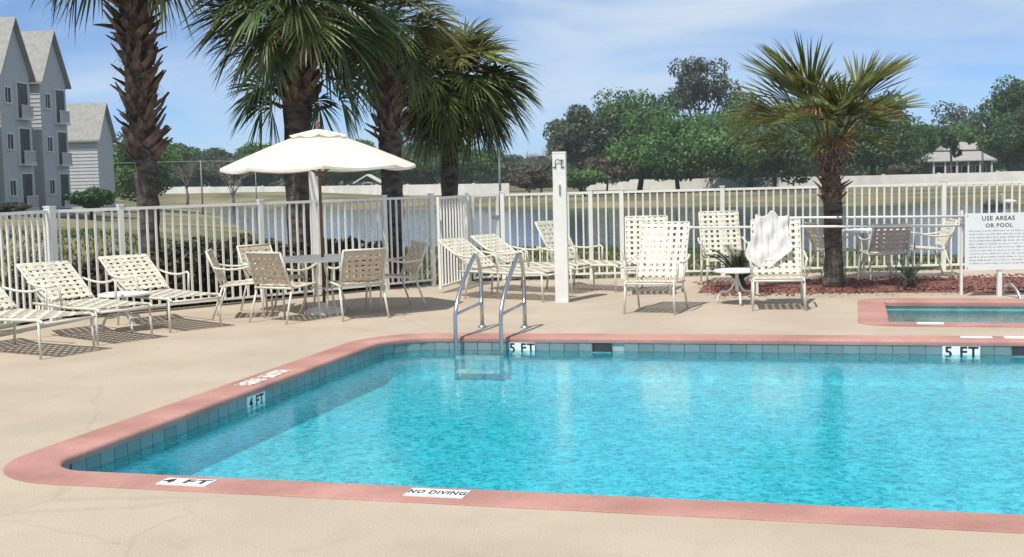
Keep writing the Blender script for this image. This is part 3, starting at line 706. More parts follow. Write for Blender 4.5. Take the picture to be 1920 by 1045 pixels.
def rescue(label, pxa, pya, pxb, pyb, Y, grp):
    p, q = D(pxa, pya, Y), D(pxb, pyb, Y - .35); t = thing('rescue_pole', label, 'pole', tuple((p + q) / 2), 0, grp); o = Vector(t.location)
    M().tube([p - o, q - o], .016, 10).obj('tube', MT['white'], t, True)
    d = (p - q).normalized(); M().tube([p - o, p - o + d * .06], .021, 10).obj('grip', MT['trim'], t, True)
    M().tube([(p - o) * .3, (p - o) * .3 - d * .12], .020, 10).obj('collar', MT['steel'], t, True)
rescue('upper long white rescue pole held level in front of the right palm', 1440, 409, 1812, 406, 15.6, 'long white rescue poles behind the high-back chairs')
rescue('lower long white rescue pole running from the left high-back chair to the sign', 1300, 427, 1812, 423, 15.7, 'long white rescue poles behind the high-back chairs')
for px in (1806,):
    p = D(px, 470, 15.25)
    t = thing('pole_rack', 'slim white upright rack carrying the rescue poles beside the sign', 'rack', (p.x, 15.31, 0))
    M().box((0, 0, .53), (.03, .03, 1.06)).obj('upright', MT['white'], t)
    for z in (.90, 1.02): M().box((0, -.02, z - .02), (.03, .07, .014)).obj('hook', MT['steel'], t)
p = D(1420, 470, 15.68)
t = thing('pole_rack', 'slim white upright rack carrying the rescue poles behind the towel chair', 'rack', (p.x, 15.72, 0))
M().box((0, 0, .53), (.03, .03, 1.06)).obj('upright', MT['white'], t)
for z in (.90, 1.02): M().box((0, -.02, z - .02), (.03, .07, .014)).obj('hook', MT['steel'], t)
p = G(1884, 556); h = thing('spa_handrail', 'dark grab rail curving down to the spa at the right edge', 'handrail', (p.x, p.y, 0), RZP)
M().tube(bez((-.02, .1, .0), (-.02, .06, .16), (.06, -.1, .15), 6) + bez((.07, -.12, .145), (.16, -.3, .08), (.2, -.42, -.3), 6), .02, 10).obj('rail', MT['steel'], h, True)
M().lathe([(.04, 0), (.04, .012), (.02, .02)], 14, (-.02, .1, 0)).obj('flange', MT['steel'], h)

# ------------------------------------------------------------------ mulch beds
def bed(name, poly, label, hgt=.05):
    pts = [G(x, y) for x, y in poly]; cx = sum(p.x for p in pts) / len(pts); cy = sum(p.y for p in pts) / len(pts); m = M()
    n = len(pts); vs = [(p.x, p.y, 0.004) for p in pts] + [(cx + (p.x - cx) * .93, cy + (p.y - cy) * .8, hgt) for p in pts]
    m.add(vs, [(i, (i + 1) % n, n + (i + 1) % n, n + i) for i in range(n)] + [tuple(range(n, 2 * n))]); o = m.obj(name, MT['mulch']); o['kind'] = 'structure'
    # chips
    rr = random.Random(11); c = M(); xs_ = [p.x for p in pts]; ys_ = [p.y for p in pts]
    for _ in range(2600):
        x, y = rr.uniform(min(xs_) + .1, max(xs_) - .1), rr.uniform(min(ys_) + .12, max(ys_) - .12)
        s = rr.uniform(.015, .045); c.box((x, y, hgt + rr.uniform(-.004, .015)), (s, s * .4, .012), rr.uniform(0, 3))
    co = c.obj('mulch_chips', MT['mulch']); co['kind'] = 'stuff'; tag(co, label, 'mulch')
bed('mulch_bed', [(1308, 550), (1480, 549), (1700, 549), (1960, 549), (2100, 548), (2080, 526), (1900, 524), (1700, 526), (1480, 530), (1320, 535)], 'red brown mulch chips around the right palm and cycad')

# ------------------------------------------------------------------ palms
def fan_frond(pitch, seed, Lp=.58, Lb=.74, spread=125, nseg=44, droop=.22, vfold=.30, wmax=.036):
    rr = random.Random(seed); m = M()
    n = 6; pts = []; ang = pitch; p = Vector((0, 0, 0)); st = Lp / n
    pts.append(p.copy())
    for i in range(n):
        p = p + Vector((math.cos(ang), 0, math.sin(ang))) * st; ang -= .035; pts.append(p.copy())
    m.tube(pts, [.020, .018, .016, .015, .013, .011, .009], 4)
    cost = [(p.copy(), ang)]; a = ang
    for i in range(6):
        p = p + Vector((math.cos(a), 0, math.sin(a))) * (Lb * .032); a -= .10; cost.append((p.copy(), a))
    for k in range(nseg):
        th = R(-spread + 2 * spread * k / (nseg - 1)) + rr.uniform(-.03, .03)
        f = (1 - abs(th) / R(spread)); ci = min(6, int(f * 6.99)); base, aa = cost[ci]
        ax = Vector((math.cos(aa), 0, math.sin(aa))); up = Vector((-math.sin(aa), 0, math.cos(aa))); sd_ = Vector((0, 1, 0))
        d = (ax * math.cos(th) + sd_ * math.sin(th) + up * vfold * abs(math.sin(th))).normalized()
        L = Lb * (.70 + .30 * math.cos(th * .75)) * rr.uniform(.88, 1.05); side = d.cross(up).normalized()
        side = (side + up * rr.uniform(-.7, .7)).normalized()
        dr = droop * rr.uniform(.6, 1.4); row = []
        for t, w in ((0, .25), (.35, 1), (.7, .75), (1.0, 0.06)):
            c = base + d * (L * t) + Vector((0, 0, -dr * L * t ** 2.4))
            row.append((c - side * wmax * .5 * w, c + side * wmax * .5 * w))
        vs = [q for r_ in row for q in r_]
        m.add(vs, [(2 * i, 2 * i + 1, 2 * i + 3, 2 * i + 2) for i in range(3)])
    return m
def boot_mesh(seed, L=.30):
    rr = random.Random(seed); m = M(); vs = []
    prof = [(0, .085, .035), (.35, .062, .028), (.7, .040, .018), (1.0, .022 * rr.uniform(.5, 1.6), .008)]
    for t, w, h in prof:
        x = t * L * .62; z = t * L * .8 + .06 * t * t * rr.uniform(-.8, .4)
        vs += [(x, -w, z), (x + h, 0, z - h * .8), (x, w, z), (x - h * .4, 0, z + h * .3)]
    fs = []
    for i in range(3):
        for j in range(4): fs.append((i * 4 + j, i * 4 + (j + 1) % 4, (i + 1) * 4 + (j + 1) % 4, (i + 1) * 4 + j))
    fs.append((12, 13, 14, 15)); return m.add(vs, fs)
BOOTS = [boot_mesh(s).mesh('boot', MT['boot']) for s in range(6)]
PITCHES = [80, 55, 32, 10, -12, -35, -58]
def frond_set(matname, seed, **kw):
    return [[fan_frond(R(p), seed + i * 7 + j, **kw).mesh('frond', MT[matname]) for j in range(2)] for i, p in enumerate(PITCHES)]
FS = frond_set('frond', 100); FY = frond_set('frondy', 200); FG = frond_set('frondg', 300); FD = frond_set('frondd', 400, nseg=22, droop=1.3)
FU = frond_set('frondg', 500, spread=46, nseg=42, Lb=1.0, Lp=.85, droop=.06, vfold=.2, wmax=.038)
FUY = frond_set('frondy', 600, spread=52, nseg=32, Lb=.98, Lp=.8, droop=.22, vfold=.25, wmax=.032)
FUD = frond_set('frondd', 700, spread=45, nseg=22, Lb=.7, Lp=.75, droop=.5, vfold=.3, wmax=.034)
def palm(label, base, top, r0_, r1_, n_fr, boots, seed, scale=1.0, sets=(FS, FY, FG), wts=(5, 1, 3), lean=(0, 0), pmin=-58, pmax=85, extra=()):
    rr = random.Random(seed); t = thing('palm_tree', label, 'palm tree', tuple(base)); H = top - base.z
    n = max(12, int(H / .12)); pts = []; rs = []
    for i in range(n + 1):
        f = i / n; pts.append((lean[0] * f * f, lean[1] * f * f, H * f))
        rs.append((r0_ + (r1_ - r0_) * f) * (1 + rr.uniform(-.06, .06)) * (1 + .35 * max(0, 1 - f * n / 4)))
    tm = M().tube(pts, rs, 14); tm.v = [(x + rr.uniform(-.008, .008), y + rr.uniform(-.008, .008), z + rr.uniform(-.01, .01)) for x, y, z in tm.v]
    tm.obj('trunk', MT['trunk'], t, True)
    zb0, zb1, nb, bs = boots; ga = 2.399963
    for k in range(nb):
        f = k / max(1, nb - 1); z = zb0 + (zb1 - zb0) * f - base.z; fz = z / H; w = k * ga + rr.uniform(-.25, .25)
        r = (r0_ + (r1_ - r0_) * fz) * .9
        o = link('boot', BOOTS[rr.randrange(6)], t, (lean[0] * fz * fz + math.cos(w) * r, lean[1] * fz * fz + math.sin(w) * r, z - .1), w)
        s = bs * rr.uniform(.75, 1.25); o.scale = (s * rr.uniform(.6, 1.6), s * rr.uniform(.7, 1.3), s * rr.uniform(.8, 1.15))
        o.rotation_euler = (rr.uniform(-.45, .45), rr.uniform(-.35, .45), w + rr.uniform(-.3, .3))
    fb_ = M()
    for k in range(nb * 3):
        f = rr.random(); z = zb0 + (zb1 - zb0) * f - base.z; w = rr.uniform(0, 2 * PI); fz = z / H; r = (r0_ + (r1_ - r0_) * fz) * rr.uniform(.95, 1.25); l = rr.uniform(.08, .28) * bs
        c, q = math.cos(w), math.sin(w); p0 = Vector((lean[0] * fz * fz + c * r, lean[1] * fz * fz + q * r, z)); dv = Vector((c * rr.uniform(.1, .9) - q * rr.uniform(-.6, .6), q * rr.uniform(.1, .9) + c * rr.uniform(-.6, .6), rr.uniform(-.9, .9))).normalized() * l
        sd_ = Vector((-q, c, 0)) * .009; p1 = p0 + dv * .6; p2 = p0 + dv + Vector((0, 0, -.3 * l)); fb_.add([p0 - sd_, p0 + sd_, p1 + sd_ * .7, p1 - sd_ * .7, p2], [(0, 1, 2, 3), (3, 2, 4)])
    fb_.obj('fibres', MT['frondd'] if boots[3] < .6 else MT['boot'], t)['kind'] = 'stuff'
    for k in range(n_fr):
        f = (k + .5) / n_fr; pit = pmax + (pmin - pmax) * (f ** .85) + rr.uniform(-8, 8)
        i = min(range(7), key=lambda q: abs(PITCHES[q] - pit)); S = rr.choices(sets, wts)[0]
        w = k * ga + rr.uniform(-.2, .2)
        o = link('frond', S[i][rr.randrange(2)], t, (lean[0] + math.cos(w) * r1_ * .5, lean[1] + math.sin(w) * r1_ * .5, H - .18 * f - .05), w)
        s = scale * rr.uniform(.88, 1.12) * (.8 + .2 * min(1, f * 3)); o.scale = (s, s, s)
        o.rotation_euler = (rr.uniform(-.3, .3), rr.uniform(-.12, .12), w)
    for w, pit, dz, si, s in extra:
        i = min(range(7), key=lambda q: abs(PITCHES[q] - pit))
        o = link('frond', sets[si][i][rr.randrange(2)], t, (lean[0] * .8 + math.cos(w) * r1_ * .7, math.sin(w) * r1_ * .7, H + dz), w); o.scale = (s, s, s); o.rotation_euler = (rr.uniform(-.3, .3), -R(pit - PITCHES[i]), w)
    return t
GRP = 'palm trees around the pool'
def gz(x, y): return hz(x, y)
def pbase(px, Y): p = D(px, 400, Y); return Vector((p.x, Y, hz(p.x, Y)))
b = pbase(279, 17.4)
palm('palm with a thick shaggy brown trunk left of the umbrella, crown above the photo', b, 5.45, .135, .21, 40, (2.1, 5.2, 180, .98), 1, 1.25, lean=(-.12, 0), wts=(5, 2, 3), pmin=-30)
b = pbase(560, 18.0)
palm('dark green palm with its trunk right behind the left side of the umbrella', b, 4.25, .165, .24, 50, (2.75, 4.1, 100, 1.1), 2, 1.14, lean=(.10, 0), wts=(7, .6, 3), pmin=-28,
     extra=((3.0, -35, -1.15, 0, .85), (3.5, -58, -1.1, 0, .8), (2.6, -12, -1.05, 0, .8), (.2, -35, -1.1, 0, .85), (-.4, -58, -1.05, 0, .8), (.6, -12, -1.0, 0, .8), (3.3, -12, -1.2, 2, .8), (-.2, -35, -.7, 0, 1)))
b = pbase(738, 19.8)
palm('palm with some yellowing fronds behind the right side of the umbrella', b, 4.25, .16, .2, 42, (2.3, 3.95, 70, .95), 3, .94, lean=(-.06, 0), wts=(2, 2.8, 5), pmin=-38)
b = pbase(842, 22.5)
palm('palm with a slim dark trunk and round bushy crown above the gate', b, 3.5, .15, .17, 78, (2.2, 3.4, 40, .8), 4, 1.10, lean=(.12, 0), wts=(2.2, 1.6, 6), pmin=-38,
     extra=((.1, -35, -.1, 0, 1.15), (-.2, -12, -.1, 0, 1.2), (.35, -58, -.1, 0, 1.1), (-.5, -35, -.1, 0, 1.15), (.0, 10, -.1, 0, 1.2), (.7, -35, -.1, 0, 1.1), (3.0, -35, -.1, 0, 1.0), (-2.6, -35, -.1, 2, 1.0), (-1.2, -35, -.1, 1, .95), (-1.9, -58, -.1, 2, .9)))
b = Vector((4.28, 16.25, 0))
rq = random.Random(12); ex = []
def fr_at(az, pit, si, s_, dz=-.06): ex.append((az + rq.uniform(-.12, .12), pit + rq.uniform(-4, 4), dz, si, .93 * s_ * rq.uniform(.94, 1.05)))
for az, pit, si, s_ in ((PI + .5, 80, 0, .95), (PI - .6, 76, 0, .98), (PI, 70, 0, .96), (PI + .9, 70, 1, .85), (PI - .2, 62, 0, .88), (.4, 75, 0, .92), (-.4, 70, 0, .90), (0, 66, 0, .86), (.8, 64, 0, .8), (.1, 50, 2, .84), (-.15, 52, 0, .80), (.3, 40, 0, .62), (-1.3, 58, 0, .62), (-1.75, 54, 0, .66), (-1.1, 70, 0, .8), (-2.0, 72, 0, .78), (1.6, 66, 0, .75), (-.7, 44, 0, .6), (-2.5, 46, 0, .68), (-1.5, 40, 0, .5),
                        (PI, 46, 1, .92), (PI + .25, 38, 1, .88), (PI - .3, 42, 1, .86), (PI + .1, 24, 0, .66), (-1.2, 48, 0, .75), (-1.8, 42, 0, .78), (-1.5, 26, 2, .62), (-2.1, 60, 2, .72), (-.9, 58, 2, .8), (1.3, 50, 0, .8), (1.9, 46, 0, .8), (-1.4, 66, 0, .7), (-1.0, 20, 0, .55), (-2.2, 16, 0, .55), (.5, 18, 0, .55), (2.6, 15, 0, .55)):
    fr_at(az, pit, si, s_)
palm('shorter palm with upright fronds in the mulch bed behind the towel chair', b, 1.95, .112, .125, 0, (1.25, 1.93, 60, .45), 6, .84, sets=(FU, FUY, FUD), lean=(-.05, 0), extra=ex)

# ------------------------------------------------------------------ cycad, small plants, hedges
def pinnate(seed, L=.62):
    rr = random.Random(seed); m = M(); pts = [Vector((L * .75 * t, 0, L * (1.05 * t - .55 * t * t))) for t in [i / 10 for i in range(11)]]
    m.tube(pts, [.008] * 8 + [.006, .005, .003], 4)
    for i in range(1, 24):
        t = i / 24; j = min(9, int(t * 10)); p = pts[j].lerp(pts[j + 1], t * 10 - j); tg = (pts[j + 1] - pts[j]).normalized()
        for s in (-1, 1):
            l = .16 * math.sin(PI * min(1, t * .9 + .1)) + .03; d = (tg * .5 + Vector((0, s, .25))).normalized(); e = p + d * l
            w = tg * .008; m.add([p - w, p + w, e], [(0, 1, 2)])
    return m
PIN = [pinnate(s).mesh('leaf', MT['cycad']) for s in (1, 2, 3)]
def cycad(label, loc, n, sc_, seed, cat='cycad', name='cycad'):
    rr = random.Random(seed); t = thing(name, label, cat, loc)
    M().lathe([(.0, .16), (.06, .15), (.09, .08), (.08, 0)], 12).obj('stem', MT['trunk'], t)
    for k in range(n):
        o = link('leaf', PIN[rr.randrange(3)], t, (0, 0, .1), 0); o.rotation_euler = (0, rr.uniform(-.45, .35), k * 2.4 + rr.uniform(-.3, .3)); s = sc_ * rr.uniform(.8, 1.15); o.scale = (s, s, s)
q = G(1390, 549); cycad('dark green cycad with stiff feather leaves behind the small side table', (q.x, q.y + .15, .03), 22, .95, 3)
q = G(1715, 550); cycad('small spiky green plant in the red mulch between palm and sign', (q.x, q.y + .2, .03), 10, .55, 8, 'plant', 'spiky_plant')

rng = np.random.default_rng(7)
def leaf_cloud(cent, rad, n, size, rng, shell=.55, flat=1.0):
    """n leaf quads spread through ellipsoids at cent with radii rad"""
    k = len(cent); ci = rng.integers(0, k, n); d = rng.normal(size=(n, 3)); d /= np.linalg.norm(d, axis=1)[:, None]
    rr = (shell + (1 - shell) * rng.random(n)) ** .8
    P = cent[ci] + d * rad[ci] * rr[:, None]
    nr = d + rng.normal(size=(n, 3)) * .75; nr[:, 2] = nr[:, 2] * flat + .25; nr /= np.linalg.norm(nr, axis=1)[:, None]
    a = np.cross(nr, rng.normal(size=(n, 3))); a /= np.linalg.norm(a, axis=1)[:, None] + 1e-9; b = np.cross(nr, a)
    s = size * rng.uniform(.55, 1.3, n)[:, None]; a *= s * .5; b *= s * .32
    V = np.stack([P - a, P - b * 1.0, P + a, P + b], 1).reshape(-1, 3); F = np.arange(4 * n).reshape(n, 4)
    return V, F
def hedge(label, x0, y0, x1, y1, w, h, n, size, mt, seed, cat='hedge', name='hedge'):
    g = np.random.default_rng(seed); L = math.hypot(x1 - x0, y1 - y0); k = max(4, int(L / .3)); rz = math.atan2(y1 - y0, x1 - x0)
    cz0 = hz((x0 + x1) / 2, (y0 + y1) / 2); t = thing(name, label, cat, ((x0 + x1) / 2, (y0 + y1) / 2, cz0), rz)
    cent = np.stack([np.linspace(-L / 2, L / 2, k) + g.uniform(-.1, .1, k), g.uniform(-.15, .15, k) * w, h * g.uniform(.42, .56, k)], 1)
    rad = np.stack([np.full(k, .32), np.full(k, w / 2), h * g.uniform(.42, .56, k)], 1)
    V, F = leaf_cloud(cent, rad, n, size, g, .35); V[:, 2] = np.maximum(V[:, 2], .01)
    link('foliage', npmesh('foliage', V, F, mt), t)
    sm = M()
    for i in range(k):
        for _ in range(3):
            x = cent[i, 0] + g.uniform(-.1, .1); sm.tube([(x, g.uniform(-.1, .1), 0), (x + g.uniform(-.15, .15), g.uniform(-.25, .25) * w, h * .85)], .009, 4)
    sm.obj('stems', MT['bark'], t); return t
def offp(px, d): p = on_fence(px); n = Vector((-FAdir.y, FAdir.x, 0)); return p + n * d
a, b = offp(112, .75), offp(330, .75); hedge('bronze-leaved hedge behind the left part of the picket fence', a.x, a.y, b.x, b.y, .8, .84, 20000, .075, MT['hedgeb'], 3)
a, b = offp(330, .8), offp(560, .8); hedge('dark green hedge behind the picket fence and umbrella chairs', a.x, a.y, b.x, b.y, .9, .92, 21000, .075, MT['hedge'], 4)
a, b = offp(560, .75), offp(762, .75); hedge('low olive hedge behind the umbrella table and right armchair', a.x, a.y, b.x, b.y, .85, .86, 18000, .075, MT['hedge'], 5)
a, b = D(300, 450, 23.5), D(470, 450, 24.5); hedge('farther dark green hedge beyond the shaggy palm trunk', a.x, 23.5, b.x, 24.5, .9, .62, 5000, .09, MT['leafd'], 6)

# ------------------------------------------------------------------ grass behind the fence
def grass():
    g = np.random.default_rng(21); n = 26000
    Y = 15.5 + 34 * g.random(n) ** 1.5; u = g.uniform(-.44, .44, n); X = u * Y
    ok = np.array([not in_deck(x, y) for x, y in zip(X, Y)]) & (sdist(X, Y) > .5); X, Y = X[ok], Y[ok]; n = len(X); Z = height(X, Y)
    a = g.uniform(0, 2 * PI, n); h = g.uniform(.04, .11, n) * (1 + Y * .01); w = .012 + Y * .0006
    dx, dy = np.cos(a) * w, np.sin(a) * w; lx, ly = g.normal(size=n) * .03, g.normal(size=n) * .03
    P = np.stack([X, Y, Z - .005], 1); O = np.stack([dx, dy, np.zeros(n)], 1); T = np.stack([lx, ly, h], 1)
    V = np.stack([P - O, P + O, P + T], 1).reshape(-1, 3); F = np.arange(3 * n).reshape(n, 3)
    o = link('grass', npmesh('grass', V, F, MT['grass'])); o['kind'] = 'stuff'; tag(o, 'short green and straw coloured grass behind the fence', 'grass')
grass()

# ------------------------------------------------------------------ far walls
def far_wall(label, pts, h, rounded=True):
    base = pts[0]; t = thing('boundary_wall', label, 'wall', (base[0], base[1], 0))
    for (x0, y0, z0), (x1, y1, z1) in zip(pts, pts[1:]):
        L = math.hypot(x1 - x0, y1 - y0); n = max(1, int(L / 6)); 
        for k in range(n):
            f0, f1 = k / n, (k + 1) / n
            ax, ay, az = x0 + (x1 - x0) * f0, y0 + (y1 - y0) * f0, z0 + (z1 - z0) * f0; bx, by, bz_ = x0 + (x1 - x0) * f1, y0 + (y1 - y0) * f1, z0 + (z1 - z0) * f1
            rz = math.atan2(by - ay, bx - ax); l = math.hypot(bx - ax, by - ay)
            M().box((0, 0, 0), (l - .04, .2, h + .6)).obj('panel', MT['wall'], t, loc=((ax + bx) / 2 - base[0], (ay + by) / 2 - base[1], (az + bz_) / 2 + h / 2 - .3)).rotation_euler = (0, 0, rz)
            M().box((0, 0, 0), (.34, .34, h + .75)).obj('pier', MT['wall'], t, loc=(ax - base[0], ay - base[1], az + h / 2 - .25)).rotation_euler = (0, 0, rz)
def wp_(px, ytop, Y, h): p = D(px, ytop, Y); return (p.x, p.y, p.z - h)
far_wall('long white boundary wall across the pond on the right', [wp_(1098, 338, 205, 1.75), wp_(1330, 335, 186, 1.75), wp_(1560, 331, 170, 1.75), wp_(1760, 326, 158, 1.75), wp_(1990, 319, 146, 1.75)], 1.75)
far_wall('distant white boundary wall seen behind the umbrella and the left palms', [wp_(300, 351, 228, 1.75), wp_(600, 349, 205, 1.75), wp_(955, 344, 178, 1.75)], 1.75)

# ------------------------------------------------------------------ trees
def limb_tree(rr, H, r0_, crown_r, crown_z, name='trunk'):
    m = M(); m.tube([(0, 0, -.4), (.05 * H * rr.uniform(-1, 1), 0, H * .25), (0, 0, H * .55)], [r0_ * 1.3, r0_, r0_ * .6], 8)
    for k in range(6):
        w = k * 1.05 + rr.uniform(-.4, .4); z = H * rr.uniform(.22, .4); rad = crown_r * rr.uniform(.5, .8)
        m.tube([(0, 0, z), (math.cos(w) * rad * .5, math.sin(w) * rad * .5, z + (crown_z - z) * .55), (math.cos(w) * rad, math.sin(w) * rad, crown_z + rr.uniform(-.2, .3) * crown_r)], [r0_ * .5, r0_ * .35, r0_ * .12], 6)
    return m
def tree(label, px, ytop, Y, halfpx, mt, seed, ybot=None, n=16000, leaf=.52, name='broadleaf_tree', cat='tree', nc=36, group='trees beyond the pond', trunk=True):
    g = np.random.default_rng(seed); rr = random.Random(seed)
    p = D(px, ytop, Y); gz_ = hz(p.x, Y); H = p.z - gz_; rad = halfpx / FOC * Y * 1.12
    bot = .18 * H if ybot is None else max(0.0, D(px, ybot, Y).z - gz_)
    t = thing(name, label, cat, (p.x, Y, gz_), 0, group)
    ch = (H - bot) / 2; cz_ = bot + ch
    d = g.normal(size=(nc, 3)); d /= np.linalg.norm(d, axis=1)[:, None]; rr_ = .25 + .58 * g.random(nc) 
    cent = d * rr_[:, None] * np.array([rad, rad * .9, ch]) + np.array([0, 0, cz_]); q = g.uniform(.26, .46, nc)
    sz = np.stack([q * rad, q * rad, q * ch * .85], 1)
    cent[:, 2] = np.minimum(cent[:, 2], H - sz[:, 2] * .95)
    V, F = leaf_cloud(cent, sz, n, leaf, g, .5)
    link('crown', npmesh('crown', V, F, mt), t)
    if trunk: limb_tree(rr, H, max(.12, H * .022), rad, cz_).obj('trunk', MT['bark'], t, True)
    return t
T = MT
tree('grey green tree at the left end of the tree mass, right of the white post', 1088, 187, 172, 68, T['leafg'], 1, 325)
tree('dark green round tree second in the tree mass right of the white post', 1195, 160, 178, 105, T['leafd'], 2, 345)
tree('tallest tree of the mass with an open top against the sky', 1312, 97, 190, 62, T['leafg'], 3, 240, n=6000, nc=20)
tree('bright green wide tree in front of the far wall with a dark forked trunk', 1270, 200, 165, 150, T['leafm'], 4, 342, n=22000)
tree('dark tree behind the left fronds of the right palm', 1405, 150, 180, 110, T['leafd'], 5, 342)
tree('dark tree shading the far wall left of the right palm', 1450, 210, 160, 105, T['leafd'], 6, 352, n=9000)
tree('dark tree directly behind the crown of the right palm', 1545, 140, 182, 115, T['leafd'], 7, 342)
tree('dark tree to the right behind the right palm fronds', 1640, 165, 178, 95, T['leafd'], 8, 342)
tree('low green tree between the right palm and the grey-roofed house', 1712, 225, 200, 70, T['leafm'], 9, 340)
tree('feathery grey green tree behind the grey-roofed house', 1800, 180, 215, 62, T['leafg'], 10, 310, n=5500)
tree('green tree behind the roof of the grey-roofed house', 1770, 225, 205, 75, T['leafm'], 11, 320)
tree('tall dark tree right of the house at the photo edge', 1895, 140, 190, 60, T['leafd'], 12, 320)
tree('broad dark tree cut off by the right photo edge', 1965, 165, 170, 90, T['leafd'], 13, 330)
tree('leafy green tree behind the shaggy palm trunk beside the apartment building', 262, 242, 125, 84, T['leafm'], 14, 384, leaf=.36)
tree('dark tree right of the shaggy palm trunk', 318, 262, 235, 48, T['leafd'], 15, 352)
tree('dark rounded tree left of the umbrella beyond the far wall', 392, 276, 245, 58, T['leafd'], 16, 352)
tree('green tree just left of the umbrella tip beyond the far wall', 480, 266, 245, 56, T['leafm'], 17, 350)
tree('green tree hidden by the umbrella top beyond the far wall', 570, 268, 240, 62, T['leafd'], 18, 350)
tree('green tree seen under the right side of the umbrella', 662, 262, 235, 66, T['leafm'], 19, 348)
tree('dark green tree between the two palm trunks right of the umbrella', 775, 258, 225, 78, T['leafd'], 20, 346)
tree('mid green tree behind the slim dark palm trunk', 885, 262, 220, 72, T['leafm'], 21, 346)
tree('grey green tree left of the white post beyond the wall', 985, 288, 215, 56, T['leafg'], 22, 346)
G2 = 'shrubs in front of the far wall'
tree('brown dry shrub mound right of the white post', 1135, 290, 160, 58, T['leafb'], 23, 345, n=5000, leaf=.45, name='dry_shrub', cat='shrub', group=G2)
tree('olive shrub at the foot of the white post across the pond', 1095, 312, 150, 42, T['leafm'], 24, 352, n=3500, leaf=.45, name='shrub', cat='shrub', group=G2)
tree('brownish flowering shrub left of the white post across the pond', 992, 312, 155, 46, T['leafb'], 25, 358, n=3500, leaf=.4, name='shrub', cat='shrub', group=G2)
tree('tan dry shrub in front of the grey-roofed house', 1688, 306, 165, 28, T['leafb'], 26, 330, n=2000, leaf=.4, name='dry_shrub', cat='shrub', group=G2)
tree('dark shrub at the foot of the apartment building', 168, 350, 88, 40, T['leafd'], 27, 395, n=4000, leaf=.3, name='shrub', cat='shrub', group='shrubs by the apartment building')
tree('lighter low shrub at the left edge below the apartment windows', 15, 380, 70, 36, T['hedge'], 28, 398, n=2500, leaf=.22, name='shrub', cat='shrub', group='shrubs by the apartment building')
def woods():
    g = np.random.default_rng(77); Vs = []; Fs = []; o = 0
    for px in np.arange(150, 2060, 26):
        Y = g.uniform(255, 285); yt = (296 if px < 1050 else 262) + g.uniform(-16, 14); p = D(float(px), float(yt), float(Y)); z0 = hz(p.x, Y); H = p.z - z0
        k = 7; ce = np.stack([p.x + g.normal(size=k) * 1.6, Y + g.normal(size=k) * 1.5, z0 + H * np.linspace(.12, .82, k)], 1); ra = np.full((k, 3), 2.1); ra[:, 2] = H * .17
        V, F = leaf_cloud(ce, ra, 1500, .85, g, .4); Vs.append(V); Fs.append(F + o); o += len(V)
    w = link('distant_woods', npmesh('distant_woods', np.concatenate(Vs), np.concatenate(Fs), MT['leafd'])); w['kind'] = 'stuff'; tag(w, 'far line of dark woods behind the boundary walls and houses', 'woods')
woods()
# bare trees
def bare(label, px, ytop, Y, seed, spread):
    rr = random.Random(seed); p = D(px, ytop, Y); z = hz(p.x, Y); H = p.z - z; t = thing('bare_tree', label, 'tree', (p.x, Y, z), 0, 'leafless grey trees'); m = M()
    M().tube([(0, 0, -.2), (.1, 0, H * .2), (0, 0, H * .38)], [.22, .17, .13], 7).obj('trunk', MT['bareb'], t, True)
    def br(p, d, L, r, dep):
        e = p + d * L; m.tube([p, (p + e) / 2 + Vector((rr.uniform(-.1, .1), rr.uniform(-.1, .1), 0)) * L * .4, e], [r, r * .8, r * .55], 4)
        if dep:
            for _ in range(3 if dep > 1 else 4):
                q = Vector((d.x + rr.uniform(-.7, .7), d.y + rr.uniform(-.7, .7), d.z + rr.uniform(-.25, .4))).normalized(); br(p + d * L * rr.uniform(.5, 1), q, L * rr.uniform(.55, .8), r * .55, dep - 1)
    for k in range(6):
        w = k * 1.05; br(Vector((0, 0, H * rr.uniform(.2, .38))), Vector((math.cos(w) * spread, math.sin(w) * spread, 1)).normalized(), H * .26, .09, 4)
    m.obj('branches', MT['bareb'], t)
bare('leafless grey tree left of the umbrella, slimmer one', 347, 292, 150, 2, .35)
bare('leafless grey tree at the left umbrella tip, wider one', 432, 272, 150, 4, .65)
bare('leafless branching tree just left of the white post', 1012, 255, 170, 6, .6)

# ------------------------------------------------------------------ apartment building
ab_ = thing('apartment_building', 'grey sided three-storey apartment building with steep gables at the left', 'building', (-33.95, 90, 0), 0)
# local: x = outwards (towards the pond), y = away from the camera
def gable_bay(y0, y1, depth, eave, ridge, over=.35):
    w = M(); ym = (y0 + y1) / 2
    w.add([(0, y0, -.6), (0, y1, -.6), (0, y1, eave), (0, ym, ridge - .12), (0, y0, eave), (-depth, y0, -.6), (-depth, y1, -.6), (-depth, y1, eave), (-depth, ym, ridge - .12), (-depth, y0, eave)],
          [(0, 1, 2, 3, 4), (5, 9, 8, 7, 6), (0, 4, 9, 5), (1, 6, 7, 2), (4, 3, 8, 9), (3, 2, 7, 8)])
    w.obj('wall', MT['siding'], ab_)
    sl = (ridge - eave) / (ym - y0)
    for s, ye in ((-1, y0 - over), (1, y1 + over)):
        ze = eave - sl * over; t = .16
        r = M().add([(over, ye, ze), (over, ym, ridge), (-depth, ym, ridge), (-depth, ye, ze), (over, ye, ze + t), (over, ym, ridge + t), (-depth, ym, ridge + t), (-depth, ye, ze + t)],
                    [(0, 3, 2, 1), (4, 5, 6, 7), (0, 1, 5, 4), (2, 3, 7, 6), (0, 4, 7, 3), (1, 2, 6, 5)])
        r.obj('roof', MT['roof'], ab_)
